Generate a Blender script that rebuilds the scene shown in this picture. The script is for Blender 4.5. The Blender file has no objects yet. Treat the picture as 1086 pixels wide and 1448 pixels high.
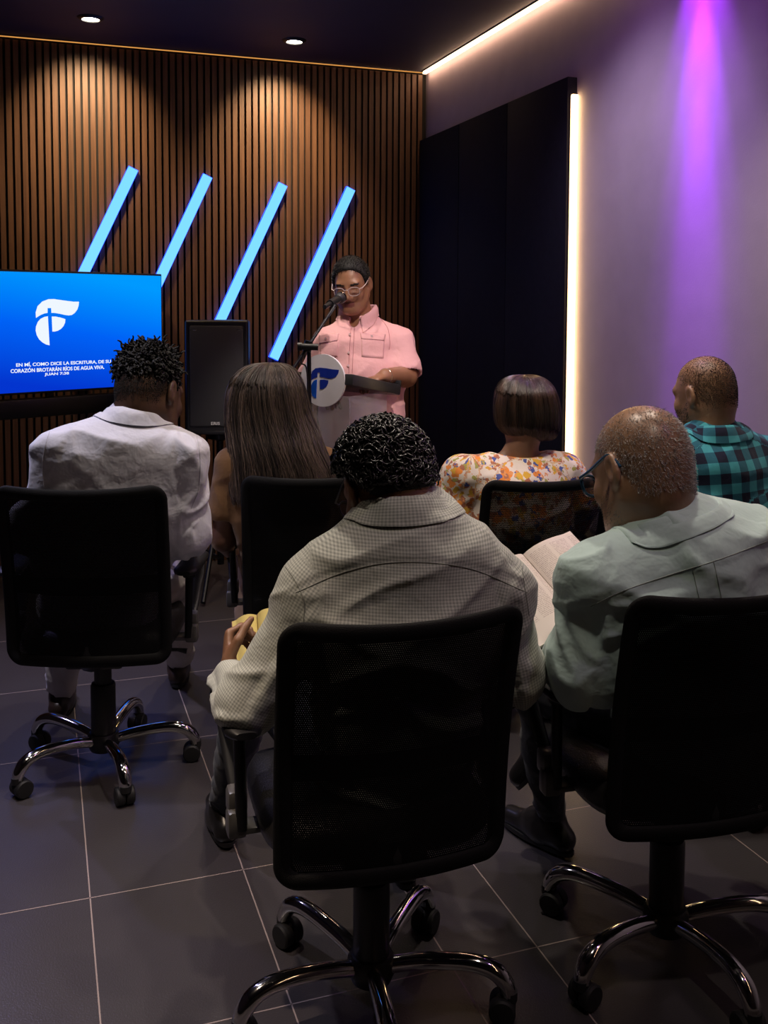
import bpy, bmesh, math, random
import numpy as np
from mathutils import Vector, Matrix
random.seed(7); RNG = np.random.default_rng(7)
SC = bpy.context.scene
COL = SC.collection

# ------------------------------------------------------------------ camera
F_PX, PY, YAW, PITCH, ROLL, CAM_H = 1395.9, 525.45, math.radians(19.141), math.radians(3.749), math.radians(.2416), 1.52
_fw = np.array([math.sin(YAW)*math.cos(PITCH), math.cos(YAW)*math.cos(PITCH), -math.sin(PITCH)])
_r = np.array([math.cos(YAW), -math.sin(YAW), 0.0])
_u = np.cross(_r, _fw)
_r2 = _r*math.cos(ROLL)+_u*math.sin(ROLL)
_u2 = -_r*math.sin(ROLL)+_u*math.cos(ROLL)
_hf = np.array([math.sin(YAW), math.cos(YAW), 0.0])
_C = np.array([0, 0, CAM_H])
cam = bpy.data.objects.new('camera', bpy.data.cameras.new('camera'))
COL.objects.link(cam)
cam.matrix_world = Matrix(((_r2[0], _u2[0], -_fw[0], 0), (_r2[1], _u2[1], -_fw[1], 0), (_r2[2], _u2[2], -_fw[2], CAM_H), (0, 0, 0, 1)))
cam.data.sensor_fit = 'VERTICAL'
cam.data.sensor_height = 36.0
cam.data.lens = F_PX/1448*36.0
cam.data.shift_y = (PY-724)/1448
cam.data.clip_start = .05
SC.camera = cam

# ------------------------------------------------------------------ view, world, lamps
SC.view_settings.view_transform = 'Standard'
SC.view_settings.look = 'None'
SC.view_settings.gamma = 1
SC.view_settings.exposure = 0.0
SC.cycles.use_denoising = True
SC.cycles.max_bounces = 8
SC.cycles.transparent_max_bounces = 24
SC.cycles.sample_clamp_indirect = 4.0
W = bpy.data.worlds.new('world'); SC.world = W; W.use_nodes = True
W.node_tree.nodes['Background'].inputs[0].default_value = (.36, .30, .42, 1)
W.node_tree.nodes['Background'].inputs[1].default_value = .03

def spot(name, loc, target, watts, color, angle, blend=.6, size=.04):
    d = bpy.data.lights.new(name, 'SPOT'); d.energy = watts; d.color = color
    d.spot_size = math.radians(angle); d.spot_blend = blend; d.shadow_soft_size = size
    o = bpy.data.objects.new(name, d); COL.objects.link(o); o.location = loc
    o.rotation_euler = (Vector(target)-Vector(loc)).to_track_quat('-Z', 'Y').to_euler()
    return o
CEIL = 2.98
WARM = (1, .70, .40)
NEUT = (1, .86, .72)
WARM2 = (1, .78, .60)
for x_, y_ in ((.264, 5.33), (1.341, 5.391)):
    spot('downlight_or_fill', (x_, y_+.03, CEIL-.02), (x_, 5.84, 2.45), 88, WARM, 84, 1.0)
    spot('downlight_or_fill', (x_, y_, CEIL-.02), (x_, y_, 0), 26, WARM, 100, .8)
# the same rows of ceiling spots go on over the audience, above the frame
for (x, y, w_, a_, c_) in ((-.45, 3.15, 105, 85, (.92, .86, 1.0)), (.80, 2.55, 80, 90, NEUT), (1.70, 2.45, 66, 85, NEUT), (.9, 3.95, 60, 78, NEUT), (-.42, 1.85, 165, 62, WARM2), (.85, 1.05, 34, 100, NEUT)):
    spot('downlight_or_fill', (x, y, CEIL-.03), (x, y, 0), w_, c_, a_, .8)
spot('downlight_or_fill', (1.45, 3.45, CEIL-.03), (2.3, 3.3, 1.3), 46, (.95, .80, 1.0), 95, 1.0)  # added fill to brighten the right wall, outside the ceiling rows
# fill spot added to brighten the speaker and sign, no known fixture
spot('speaker_fill', (1.35, 2.5, CEIL-.05), (1.36, 4.2, 1.36), 120, (1, .86, .78), 29, .6)
# added lilac-blue fill, tints the floor like glow from screen and bars
spot('blue_fill', (-.9, 4.7, CEIL-.05), (-.2, 3.55, 0), 120, (.50, .46, 1.0), 60, .9)
# purple wall washers close to the right wall
PUR = (.37, .025, 1.0)
spot('purple_beam', (2.20, 3.10, CEIL-.01), (2.30, 3.10, 2.55), 62, PUR, 54, 1.0, .02)
spot('purple_beam', (2.18, 3.10, CEIL-.01), (2.30, 3.10, 1.95), 230, PUR, 29, 1.0, .02)
spot('purple_beam', (2.16, 3.10, CEIL-.01), (2.30, 3.10, 1.30), 380, PUR, 17, 1.0, .02)
spot('purple_beam', (1.55, 3.0, CEIL-.03), (2.30, 3.3, 1.6), 15, (.55, .16, 1.0), 130, 1.0, .03)  # added wide fill, spreads soft lilac over the whole wall
spot('purple_beam', (1.9, .9, CEIL-.05), (.50, 2.4, 0), 12, (.60, .22, 1.0), 46, 1.0, .05)  # added purple fill for the floor, not a wall washer

# ------------------------------------------------------------------ pixel helpers: a point on the photograph at a given distance
def ray(x, y): return ((x-543)/F_PX)*_r2-((y-PY)/F_PX)*_u2+_fw
def PW(x, y, Z):
    d = ray(x, y); return _C+d*(Z/(d@_hf))
def PL(x, y, Z):                                  # same point in the camera-heading frame (right, ahead, up)
    p = PW(x, y, Z); return np.array([p@_r, p@_hf, p[2]])
def L2W(l): return _r*l[0]+_hf*l[1]+np.array([0, 0, l[2]])
def on_plane(x, y, p0, n):
    d = ray(x, y); return _C+d*(((np.asarray(p0)-_C)@n)/(d@n))

# ------------------------------------------------------------------ materials
def ramp(nt, stops, interp='LINEAR'):
    n = nt.nodes.new('ShaderNodeValToRGB'); cr = n.color_ramp; cr.interpolation = interp
    while len(cr.elements) < len(stops): cr.elements.new(.5)
    for e, (p, c) in zip(cr.elements, stops): e.position = p; e.color = (*c, 1)
    return n
def mat(name, color, rough=.6, metal=0, spec=.5, noise=None, bump=None, coat=0, trans=0, sheen=0, emit=None, coord='Object'):
    m = bpy.data.materials.new(name); m.use_nodes = True
    nt = m.node_tree; b = nt.nodes['Principled BSDF']
    b.inputs['Base Color'].default_value = (*color, 1)
    b.inputs['Roughness'].default_value = rough; b.inputs['Metallic'].default_value = metal
    b.inputs['Specular IOR Level'].default_value = spec
    b.inputs['Coat Weight'].default_value = coat
    b.inputs['Transmission Weight'].default_value = trans
    b.inputs['Sheen Weight'].default_value = sheen
    if emit: b.inputs['Emission Color'].default_value = (*emit[0], 1); b.inputs['Emission Strength'].default_value = emit[1]
    if noise or bump:
        tc = nt.nodes.new('ShaderNodeTexCoord')
    if noise:                                     # (scale, colour2, lo, hi)
        n = nt.nodes.new('ShaderNodeTexNoise'); n.inputs['Scale'].default_value = noise[0]; n.inputs['Detail'].default_value = 5
        nt.links.new(tc.outputs[coord], n.inputs['Vector'])
        r = ramp(nt, [(noise[2], color), (noise[3], noise[1])]); nt.links.new(n.outputs['Fac'], r.inputs['Fac'])
        nt.links.new(r.outputs['Color'], b.inputs['Base Color'])
    if bump:                                      # (scale, strength, distance)
        n = nt.nodes.new('ShaderNodeTexNoise'); n.inputs['Scale'].default_value = bump[0]; n.inputs['Detail'].default_value = 4
        nt.links.new(tc.outputs[coord], n.inputs['Vector'])
        bp = nt.nodes.new('ShaderNodeBump'); bp.inputs['Strength'].default_value = bump[1]; bp.inputs['Distance'].default_value = bump[2]
        nt.links.new(n.outputs['Fac'], bp.inputs['Height']); nt.links.new(bp.outputs['Normal'], b.inputs['Normal'])
    return m
def emission(name, color, strength):
    m = bpy.data.materials.new(name); m.use_nodes = True; nt = m.node_tree; nt.nodes.clear()
    e = nt.nodes.new('ShaderNodeEmission'); e.inputs[0].default_value = (*color, 1); e.inputs[1].default_value = strength
    o = nt.nodes.new('ShaderNodeOutputMaterial'); nt.links.new(e.outputs[0], o.inputs[0]); return m
def math_node(nt, op, a, b=None):
    n = nt.nodes.new('ShaderNodeMath'); n.operation = op
    for i, v in enumerate((a, b)):
        if v is None: continue
        if isinstance(v, (int, float)): n.inputs[i].default_value = v
        else: nt.links.new(v, n.inputs[i])
    return n.outputs[0]
def uv_nodes(nt, attr='cloth'):
    a = nt.nodes.new('ShaderNodeAttribute'); a.attribute_name = attr
    s = nt.nodes.new('ShaderNodeSeparateXYZ'); nt.links.new(a.outputs['Vector'], s.inputs[0])
    return a.outputs['Vector'], s.outputs[0], s.outputs[1]
def mixc(nt, fac, a, b):
    n = nt.nodes.new('ShaderNodeMix'); n.data_type = 'RGBA'
    for sock, v in ((n.inputs[0], fac), (n.inputs[6], a), (n.inputs[7], b)):
        if isinstance(v, tuple): sock.default_value = (*v, 1)
        elif isinstance(v, (int, float)): sock.default_value = v
        else: nt.links.new(v, sock)
    return n.outputs[2]
def cloth_bump(nt, b, vec, fine=900, wrinkle=16, amount=.5):
    n = nt.nodes.new('ShaderNodeTexNoise'); n.inputs['Scale'].default_value = wrinkle; n.inputs['Detail'].default_value = 3
    n.inputs['Distortion'].default_value = .25
    tco = nt.nodes.new('ShaderNodeTexCoord'); vec = tco.outputs['Object']
    nt.links.new(vec, n.inputs['Vector'])
    bp = nt.nodes.new('ShaderNodeBump'); bp.inputs['Strength'].default_value = min(1, amount*1.5); bp.inputs['Distance'].default_value = .008
    nt.links.new(n.outputs['Fac'], bp.inputs['Height'])
    n2 = nt.nodes.new('ShaderNodeTexNoise'); n2.inputs['Scale'].default_value = fine
    nt.links.new(vec, n2.inputs['Vector'])
    b2 = nt.nodes.new('ShaderNodeBump'); b2.inputs['Strength'].default_value = .25; b2.inputs['Distance'].default_value = .0006
    nt.links.new(n2.outputs['Fac'], b2.inputs['Height']); nt.links.new(bp.outputs['Normal'], b2.inputs['Normal'])
    nt.links.new(b2.outputs['Normal'], b.inputs['Normal'])
def cloth_mat(name, color, rough=.85, amount=.5, pattern=None):
    m = mat(name, color, rough, spec=.2, sheen=.15); nt = m.node_tree; b = nt.nodes['Principled BSDF']
    vec, u, v = uv_nodes(nt)
    if pattern: nt.links.new(pattern(nt, vec, u, v), b.inputs['Base Color'])
    cloth_bump(nt, b, vec, amount=amount)
    return m
def stripe(nt, x, period, duty=.5):
    return math_node(nt, 'LESS_THAN', math_node(nt, 'FRACT', math_node(nt, 'DIVIDE', x, period)), duty)
def pat_check(light, mid, dark, period):
    def f(nt, vec, u, v):
        s = math_node(nt, 'MULTIPLY', math_node(nt, 'ADD', stripe(nt, u, period), stripe(nt, v, period)), .5)
        r = ramp(nt, [(0, light), (.4, mid), (.9, dark)], 'CONSTANT'); nt.links.new(s, r.inputs['Fac']); return r.outputs['Color']
    return f
def pat_floral(nt, vec, u, v):
    col = (.78, .69, .60)
    for sc_, th, c, seed in ((24, .44, (.80, .27, .05), 0), (32, .42, (.72, .42, .05), 3.1), (40, .38, (.42, .16, .09), 7.7), (26, .28, (.08, .11, .34), 12.3), (44, .33, (.38, .36, .10), 20.2), (55, .30, (.75, .32, .12), 31)):
        ad = nt.nodes.new('ShaderNodeVectorMath'); ad.operation = 'ADD'; ad.inputs[1].default_value = (seed, seed*.7, seed*.3)
        nz = nt.nodes.new('ShaderNodeTexNoise'); nz.inputs['Scale'].default_value = 60
        nt.links.new(vec, nz.inputs['Vector'])
        sc2 = nt.nodes.new('ShaderNodeVectorMath'); sc2.operation = 'SCALE'; sc2.inputs['Scale'].default_value = .03
        nt.links.new(nz.outputs['Color'], sc2.inputs[0])
        a2 = nt.nodes.new('ShaderNodeVectorMath'); a2.operation = 'ADD'
        nt.links.new(vec, a2.inputs[0]); nt.links.new(sc2.outputs[0], a2.inputs[1]); nt.links.new(a2.outputs[0], ad.inputs[0])
        vo = nt.nodes.new('ShaderNodeTexVoronoi'); vo.inputs['Scale'].default_value = sc_; nt.links.new(ad.outputs[0], vo.inputs['Vector'])
        keep = nt.nodes.new('ShaderNodeSeparateColor'); nt.links.new(vo.outputs['Color'], keep.inputs[0])
        fac = math_node(nt, 'MULTIPLY', math_node(nt, 'LESS_THAN', vo.outputs['Distance'], th), math_node(nt, 'LESS_THAN', keep.outputs[0], .55))
        col = mixc(nt, fac, col, c)
    return col
def hair_mat(name, c0, c1, rough=.4, spec=.5):
    m = mat(name, c0, rough, spec=spec); nt = m.node_tree; b = nt.nodes['Principled BSDF']
    a = nt.nodes.new('ShaderNodeAttribute'); a.attribute_name = 'rnd'
    r = ramp(nt, [(0, c0), (.75, tuple(.5*(np.array(c0)+np.array(c1)))), (1, c1)]); nt.links.new(a.outputs['Fac'], r.inputs['Fac'])
    nt.links.new(r.outputs['Color'], b.inputs['Base Color']); return m

M = {}
M['black_plastic'] = mat('black_plastic', (.012, .012, .014), .42)
M['black_rubber'] = mat('black_rubber', (.01, .01, .011), .6)
M['black_leather'] = mat('black_leather', (.014, .013, .013), .38, bump=(260, .5, .002))
M['chrome'] = mat('chrome', (.78, .77, .76), .09, 1)
M['steel'] = mat('steel', (.35, .34, .34), .25, 1)
M['grey_plastic'] = mat('grey_plastic', (.10, .095, .09), .3)
M['dark_metal'] = mat('dark_metal', (.02, .02, .022), .35, .6)

# ------------------------------------------------------------------ meshes and objects
def add_obj(name, V, F, material=None, parent=None, smooth=True, midx=None, attrs=None):
    """V (n,3); F list of equal-length int arrays or one (m,k) array -> ONE mesh object"""
    me = bpy.data.meshes.new(name)
    V = np.asarray(V, dtype=np.float32)
    Fs = [np.asarray(f, dtype=np.int32) for f in (F if isinstance(F, list) else [F]) if len(f)]
    me.vertices.add(len(V)); me.vertices.foreach_set('co', V.ravel())
    loops = np.concatenate([f.ravel() for f in Fs])
    tot = np.concatenate([np.full(len(f), f.shape[1], np.int32) for f in Fs])
    me.loops.add(len(loops)); me.loops.foreach_set('vertex_index', loops)
    me.polygons.add(len(tot))
    me.polygons.foreach_set('loop_start', np.concatenate([[0], np.cumsum(tot)[:-1]]).astype(np.int32))
    me.polygons.foreach_set('loop_total', tot)
    if midx is not None: me.polygons.foreach_set('material_index', np.asarray(midx, np.int32))
    me.polygons.foreach_set('use_smooth', np.full(len(tot), bool(smooth)))
    for k, a in (attrs or {}).items():
        a = np.asarray(a, np.float32)
        if a.ndim == 1:
            at = me.attributes.new(k, 'FLOAT', 'POINT'); at.data.foreach_set('value', a)
        else:
            at = me.attributes.new(k, 'FLOAT_VECTOR', 'POINT'); at.data.foreach_set('vector', a.ravel())
    me.update(calc_edges=True); me.validate()
    for mm in (material if isinstance(material, (list, tuple)) else [material]):
        if mm: me.materials.append(mm)
    o = bpy.data.objects.new(name, me); COL.objects.link(o)
    if parent: o.parent = parent
    return o
def sharp(o, deg=40):
    try: o.data.set_sharp_from_angle(angle=math.radians(deg))
    except Exception: pass
    return o
class MB:
    def __init__(s): s.V = []; s.F = []; s.n = 0; s.mi = []
    def add(s, V, F, m=0):
        V = np.asarray(V, float).reshape(-1, 3)
        for f in F: s.F.append([i+s.n for i in f]); s.mi.append(m)
        s.V.append(V); s.n += len(V); return s
    def box(s, c, size, bevel=0, rot=None, m=0, seg=2):
        bm = bmesh.new(); bmesh.ops.create_cube(bm, size=1)
        for v in bm.verts: v.co = Vector((v.co.x*size[0], v.co.y*size[1], v.co.z*size[2]))
        if bevel: bmesh.ops.bevel(bm, geom=list(bm.edges), offset=bevel, segments=seg, affect='EDGES', profile=.5)
        V = np.array([v.co[:] for v in bm.verts]); F = [[v.index for v in f.verts] for f in bm.faces]; bm.free()
        if rot is not None: V = V@np.asarray(rot).T
        return s.add(V+np.asarray(c), F, m)
    def tube(s, pts, rad, sides=10, cap=True, m=0, flat=None, up=(0, 0, 1)):
        """rad: number or list; flat: width factor of the cross-section along the second axis"""
        pts = np.asarray(pts, float); T = len(pts); rad = np.broadcast_to(np.asarray(rad, float), (T,))
        tan = np.gradient(pts, axis=0); tan /= np.linalg.norm(tan, axis=1)[:, None]+1e-12
        ref = np.asarray(up, float); 
        if abs(tan[0]@ref) > .95: ref = np.array([1., 0, 0]) if abs(tan[0][0]) < .9 else np.array([0, 1., 0])
        a = np.linspace(0, 2*np.pi, sides, endpoint=False); V = []
        n = ref-tan[0]*(tan[0]@ref)
        for i in range(T):
            n = n-tan[i]*(tan[i]@n); n /= np.linalg.norm(n)+1e-12
            b = np.cross(tan[i], n)
            V.append(pts[i]+rad[i]*(np.cos(a)[:, None]*n+np.sin(a)[:, None]*b*(flat or 1)))
        V = np.concatenate(V); F = []
        for i in range(T-1):
            for j in range(sides):
                k = (j+1) % sides; F.append([i*sides+j, i*sides+k, (i+1)*sides+k, (i+1)*sides+j])
        if cap: F.append(list(range(sides))[::-1]); F.append([(T-1)*sides+j for j in range(sides)])
        return s.add(V, F, m)
    def lathe(s, prof, c=(0, 0, 0), axis='z', sides=28, m=0, cap=True):
        prof = np.asarray(prof, float); a = np.linspace(0, 2*np.pi, sides, endpoint=False); V = []
        for r, z in prof: V.append(np.stack([r*np.cos(a), r*np.sin(a), np.full(sides, z)], 1))
        V = np.concatenate(V)
        if axis == 'x': V = V[:, [2, 0, 1]]
        if axis == 'y': V = V[:, [1, 2, 0]]
        F = []
        for i in range(len(prof)-1):
            for j in range(sides):
                k = (j+1) % sides; F.append([i*sides+j, i*sides+k, (i+1)*sides+k, (i+1)*sides+j])
        if cap: F.append(list(range(sides))[::-1]); F.append([(len(prof)-1)*sides+j for j in range(sides)])
        return s.add(V+np.asarray(c), F, m)
    def grid(s, G, m=0):                           # G (a,b,3)
        a, b, _ = G.shape; F = [[i*b+j, i*b+j+1, (i+1)*b+j+1, (i+1)*b+j] for i in range(a-1) for j in range(b-1)]
        return s.add(G.reshape(-1, 3), F, m)
    def prism(s, poly, off, m=0):                  # poly (n,3) planar outline, off vector
        poly = np.asarray(poly, float); n = len(poly); V = np.concatenate([poly, poly+np.asarray(off)])
        F = [list(range(n))[::-1], list(range(n, 2*n))]+[[i, (i+1) % n, n+(i+1) % n, n+i] for i in range(n)]
        return s.add(V, F, m)
    def build(s, name, material=None, parent=None, smooth=True, ang=35):
        me = bpy.data.meshes.new(name); me.from_pydata(np.concatenate(s.V).tolist(), [], s.F)
        for mm in (material if isinstance(material, (list, tuple)) else [material]):
            if mm: me.materials.append(mm)
        me.polygons.foreach_set('material_index', np.asarray(s.mi, np.int32))
        bm = bmesh.new(); bm.from_mesh(me); bmesh.ops.recalc_face_normals(bm, faces=bm.faces); bm.to_mesh(me); bm.free()
        me.polygons.foreach_set('use_smooth', np.full(len(me.polygons), smooth)); me.update()
        o = bpy.data.objects.new(name, me); COL.objects.link(o)
        if parent: o.parent = parent
        if smooth: sharp(o, ang)
        return o
def tag(o, label=None, cat=None, group=None, kind=None):
    if label: o['label'] = label
    if cat: o['category'] = cat
    if group: o['group'] = group
    if kind: o['kind'] = kind
    return o
def thing(name, label, cat, loc=(0, 0, 0), rz=0, group=None):
    o = bpy.data.objects.new(name, None); COL.objects.link(o); o.empty_display_size = .1
    o.location = loc; o.rotation_euler = (0, 0, rz); return tag(o, label, cat, group)
def struct(mb, name, m, smooth=False): return tag(mb.build(name, m, smooth=smooth), kind='structure')
def copy_tree(o, parent=None):
    c = o.copy(); COL.objects.link(c)
    if parent: c.parent = parent
    for ch in list(o.children): copy_tree(ch, c)
    return c
def seg2(a, b, n): return np.linspace(np.asarray(a, float), np.asarray(b, float), n)
def smooth_path(pts, n):                           # Catmull-Rom through pts
    p = np.asarray(pts, float); p = np.vstack([2*p[0]-p[1], p, 2*p[-1]-p[-2]]); out = []
    m = len(p)-3
    for t in np.linspace(0, m-1e-6, n):
        i = int(t); u = t-i; a, b, c, d = p[i:i+4]
        out.append(.5*(2*b+(c-a)*u+(2*a-5*b+4*c-d)*u*u+(3*b-a-3*c+d)*u**3))
    return np.array(out)

# ------------------------------------------------------------------ the room
WY, WX, LX, FY = 5.85, 2.30, -2.7, -2.6
m_floor = mat('dark_floor_tile', (.047, .041, .044), .30, noise=(3, (.055, .050, .054), .35, .7), bump=(240, .35, .002))
m_grout = mat('pale_grout', (.30, .24, .22), .8)
m_wall = mat('pale_wall_paint', (.37, .31, .38), .75, noise=(9, (.40, .335, .41), .3, .7), bump=(120, .12, .002))
m_dark = mat('dark_wall_paint', (.05, .047, .055), .8, noise=(4, (.06, .055, .062), .3, .7))
m_ceil = mat('dark_ceiling_paint', (.034, .030, .060), .65, noise=(5, (.040, .034, .068), .3, .7), bump=(80, .1, .002))
fl = MB(); fl.add([(LX, FY, 0), (WX, FY, 0), (WX, WY, 0), (LX, WY, 0)], [[0, 1, 2, 3]])
def grout(x0, y0, x1, y1, w=.0035):
    if x0 == x1: fl.add([(x0-w/2, y0, .0006), (x0+w/2, y0, .0006), (x0+w/2, y1, .0006), (x0-w/2, y1, .0006)], [[0, 1, 2, 3]], 1)
    else: fl.add([(x0, y0-w/2, .0006), (x1, y0-w/2, .0006), (x1, y0+w/2, .0006), (x0, y0+w/2, .0006)], [[0, 1, 2, 3]], 1)
for x in (-2.3, -1.7, -1.1, -.5, .093): grout(x, FY, x, WY)
for x in (.49, .87, 1.09, 1.86): grout(x, FY, x, 2.545)
for x in (.49, 1.09, 1.70): grout(x, 2.545, x, WY)
for y in (-1.2, -.3, .3, .85, 1.45, 2.01, 2.555, 3.42, 4.055, 4.7, 5.3): grout(LX, y, WX, y)
struct(fl, 'floor', [m_floor, m_grout])
struct(MB().box(((LX+WX)/2, (FY+WY)/2, CEIL+.05), (WX-LX+.2, WY-FY+.2, .1)), 'ceiling', m_ceil)
struct(MB().box((WX+.05, (FY+WY)/2, CEIL/2), (.1, WY-FY, CEIL)), 'wall_right', m_wall)
struct(MB().box((LX-.05, (FY+WY)/2, CEIL/2), (.1, WY-FY, CEIL)), 'wall_left', m_dark)
struct(MB().box(((LX+WX)/2, FY-.05, CEIL/2), (WX-LX, .1, CEIL)), 'wall_front', m_dark)
# slatted back wall: dark backing with 40 mm pitch walnut slats
m_slat = mat('walnut_slat', (.17, .082, .036), .5, bump=(60, .15, .002)); nt = m_slat.node_tree
tc = nt.nodes.new('ShaderNodeTexCoord'); mp = nt.nodes.new('ShaderNodeMapping'); mp.inputs['Scale'].default_value = (25, 25, 1.2)
nz = nt.nodes.new('ShaderNodeTexNoise'); nz.inputs['Scale'].default_value = 2.2; nz.inputs['Detail'].default_value = 6
nt.links.new(tc.outputs['Object'], mp.inputs[0]); nt.links.new(mp.outputs[0], nz.inputs['Vector'])
rp = ramp(nt, [(.3, (.105, .048, .024)), (.7, (.18, .088, .043))]); nt.links.new(nz.outputs['Fac'], rp.inputs['Fac'])
nt.links.new(rp.outputs['Color'], nt.nodes['Principled BSDF'].inputs['Base Color'])
m_back = mat('slat_backing', (.012, .010, .010), .8)
wb = MB(); wb.box(((LX+WX)/2, WY+.05, CEIL/2), (WX-LX, .1, CEIL), m=1)
x = LX+.02
while x < WX-.03:
    wb.box((x+.0135, WY-.012, (CEIL-.02)/2), (.027, .024, CEIL-.02), m=0); x += .040
struct(wb, 'wall_back', [m_slat, m_back])
# three dark acoustic panels on the right wall
m_panel = mat('charcoal_fabric_panel', (.009, .009, .016), .8, spec=.15, noise=(30, (.012, .012, .021), .3, .7), bump=(500, .3, .001))
PE = 3.985
pw = (WY-.03-PE)/3
for i, (lab) in enumerate(('charcoal wall panel nearest the glowing vertical strip', 'charcoal wall panel in the middle of the three', 'charcoal wall panel touching the wooden slat wall')):
    y0 = PE+i*pw
    o = MB().box((WX-.025, y0+pw/2, (2.555+.05)/2), (.05, pw-.004, 2.505), .003).build('wall_panel', m_panel)
    tag(o, lab, 'wall panel', 'dark wall panels')
# light strips
ls = thing('light_strip', 'vertical warm white light strip beside the dark wall panels', 'light strip', (WX, PE-.045, 0))
MB().box((-.020, .0425, 1.26), (.034, .003, 2.44), .0005).build('channel', M['steel'], ls)
MB().box((-.019, .0345, 1.26), (.030, .013, 2.43), .003).build('diffuser', emission('warm_led', (1, .66, .28), 10), ls)
ls = thing('light_strip', 'warm white strip along the top edge of the pale right wall', 'light strip', (WX, 1.7, CEIL))
MB().box((-.030, 0, -.004), (.030, 8.2, .008)).build('channel', M['steel'], ls)
MB().box((-.030, 0, -.014), (.022, 8.2, .012), .003).build('diffuser', emission('cove_led', (1, .62, .36), 15), ls)
ls = thing('light_strip', 'thin amber strip along the top of the wooden slat wall', 'light strip', (-.2, WY-.03, CEIL))
MB().box((0, 0, -.003), (4.96, .012, .006)).build('channel', M['steel'], ls)
MB().box((0, 0, -.008), (4.96, .008, .005), .001).build('diffuser', emission('amber_led', (1, .42, .10), .7), ls)
# downlights
for (x, y, lab) in ((.264, 5.33, 'round recessed ceiling spotlight on the left, above the screen'), (1.341, 5.391, 'round recessed ceiling spotlight on the right, above the third blue bar')):
    t = thing('ceiling_spotlight', lab, 'spotlight', (x, y, CEIL), group='ceiling spotlights')
    MB().lathe([(.045, -.012), (.06, -.008), (.068, 0), (.045, 0), (.045, -.012)], cap=False).build('trim_ring', M['dark_metal'], t)
    MB().lathe([(.0, -.009), (.03, -.010), (.043, -.006), (.043, -.001), (0, -.001)]).build('lamp_face', emission('lamp_glow', (1, .90, .72), 25), t)
# four slanting blue bars on the slats
m_blue = emission('blue_led', (.13, .43, 1.0), 1.75)
m_bluebody = emission('blue_bar_edge', (.015, .06, 1.0), 3.5)
bars = [((.509, 2.298), (.115, 1.46), 'first slanting blue light bar from the left, rising behind the screen'),
        ((.928, 2.276), (.50, 1.36), 'second slanting blue light bar, crossing the screen corner'),
        ((1.374, 2.247), (.93, 1.30), 'third slanting blue light bar, above the loudspeaker'),
        ((1.797, 2.240), (1.312, 1.206), 'fourth slanting blue light bar, beside the standing speaker in pink')]
for (a, b, lab) in bars:
    a = np.array([a[0], 0, a[1]]); b = np.array([b[0], 0, b[1]]); c = (a+b)/2; d = a-b; L = np.linalg.norm(d); d /= L
    t = thing('light_bar', lab, 'light bar', (c[0], WY-.025, c[2]), group='slanting blue light bars')
    s = np.array([d[2], 0, -d[0]]); R = np.stack([s, np.array([0, 1., 0]), d], 1)
    MB().box((0, -.012, 0), (.060, .024, L), .002, R).build('housing', m_bluebody, t)
    MB().box((0, -.027, 0), (.056, .010, L-.006), .003, R).build('diffuser', m_blue, t)
# ------------------------------------------------------------------ lettering and traced marks
def text_mesh(name, s, width, material, parent, loc, height=None, bold=.0):
    cu = bpy.data.curves.new(name, 'FONT'); cu.body = s; cu.align_x = 'CENTER'; cu.align_y = 'CENTER'; cu.extrude = .004; cu.offset = bold
    to = bpy.data.objects.new(name, cu); COL.objects.link(to); bpy.context.view_layer.update()
    me = bpy.data.meshes.new_from_object(to.evaluated_get(bpy.context.evaluated_depsgraph_get()))
    bpy.data.objects.remove(to)
    co = np.array([v.co[:] for v in me.vertices]); k = width/np.ptp(co[:, 0]); kz = k if height is None else height/np.ptp(co[:, 1])
    co = co-(co.max(0)+co.min(0))/2
    for v, c in zip(me.vertices, co): v.co = (c[0]*k, -c[2]*.15, c[1]*kz)
    me.materials.clear(); me.materials.append(material)
    o = bpy.data.objects.new(name, me); COL.objects.link(o); o.parent = parent; o.location = loc; return o
def traced(pts, fx, fy, plane_p, plane_n, obj_loc, rz):
    """photograph outline -> local x,z on a flat sign standing at obj_loc turned rz"""
    c, s = math.cos(-rz), math.sin(-rz); out = []
    for X, Y in pts:
        w = on_plane(fx(X), fy(Y), plane_p, plane_n)-np.asarray(obj_loc)
        out.append((c*w[0]-s*w[1], s*w[0]+c*w[1], w[2]))
    return np.array(out)

# ------------------------------------------------------------------ television on a wall arm
TVR = math.radians(26.2); TVC = np.array([.150, 5.475, 1.383]); TVN = np.array([math.sin(TVR), -math.cos(TVR), 0])
tv = thing('television', 'wide flat screen showing a white emblem and verse on blue', 'television', TVC, TVR)
TW, TH = 1.10, .613
MB().box((0, .022, 0), (TW+.016, .04, TH+.022), .004).build('bezel', M['black_plastic'], tv)
m_scr = bpy.data.materials.new('blue_screen'); m_scr.use_nodes = True; nt = m_scr.node_tree; nt.nodes.clear()
tc = nt.nodes.new('ShaderNodeTexCoord'); sp = nt.nodes.new('ShaderNodeSeparateXYZ'); nt.links.new(tc.outputs['Object'], sp.inputs[0])
fz = math_node(nt, 'ADD', math_node(nt, 'MULTIPLY', sp.outputs[2], 1.35), math_node(nt, 'ADD', math_node(nt, 'MULTIPLY', sp.outputs[0], .22), .5))
rp = ramp(nt, [(.08, (.001, .035, .62)), (.5, (.0, .12, .92)), (.92, (.0, .32, 1.0))]); nt.links.new(fz, rp.inputs['Fac'])
em = nt.nodes.new('ShaderNodeEmission'); em.inputs[1].default_value = 1.0; nt.links.new(rp.outputs[0], em.inputs[0])
ou = nt.nodes.new('ShaderNodeOutputMaterial'); nt.links.new(em.outputs[0], ou.inputs[0])
MB().box((0, 0, 0), (TW, .004, TH)).build('screen', m_scr, tv)
m_white = emission('screen_white', (.86, .93, 1), 1.0)
zx = lambda X: X*.22099
zy = lambda Y: 370+Y*.22105
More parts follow.
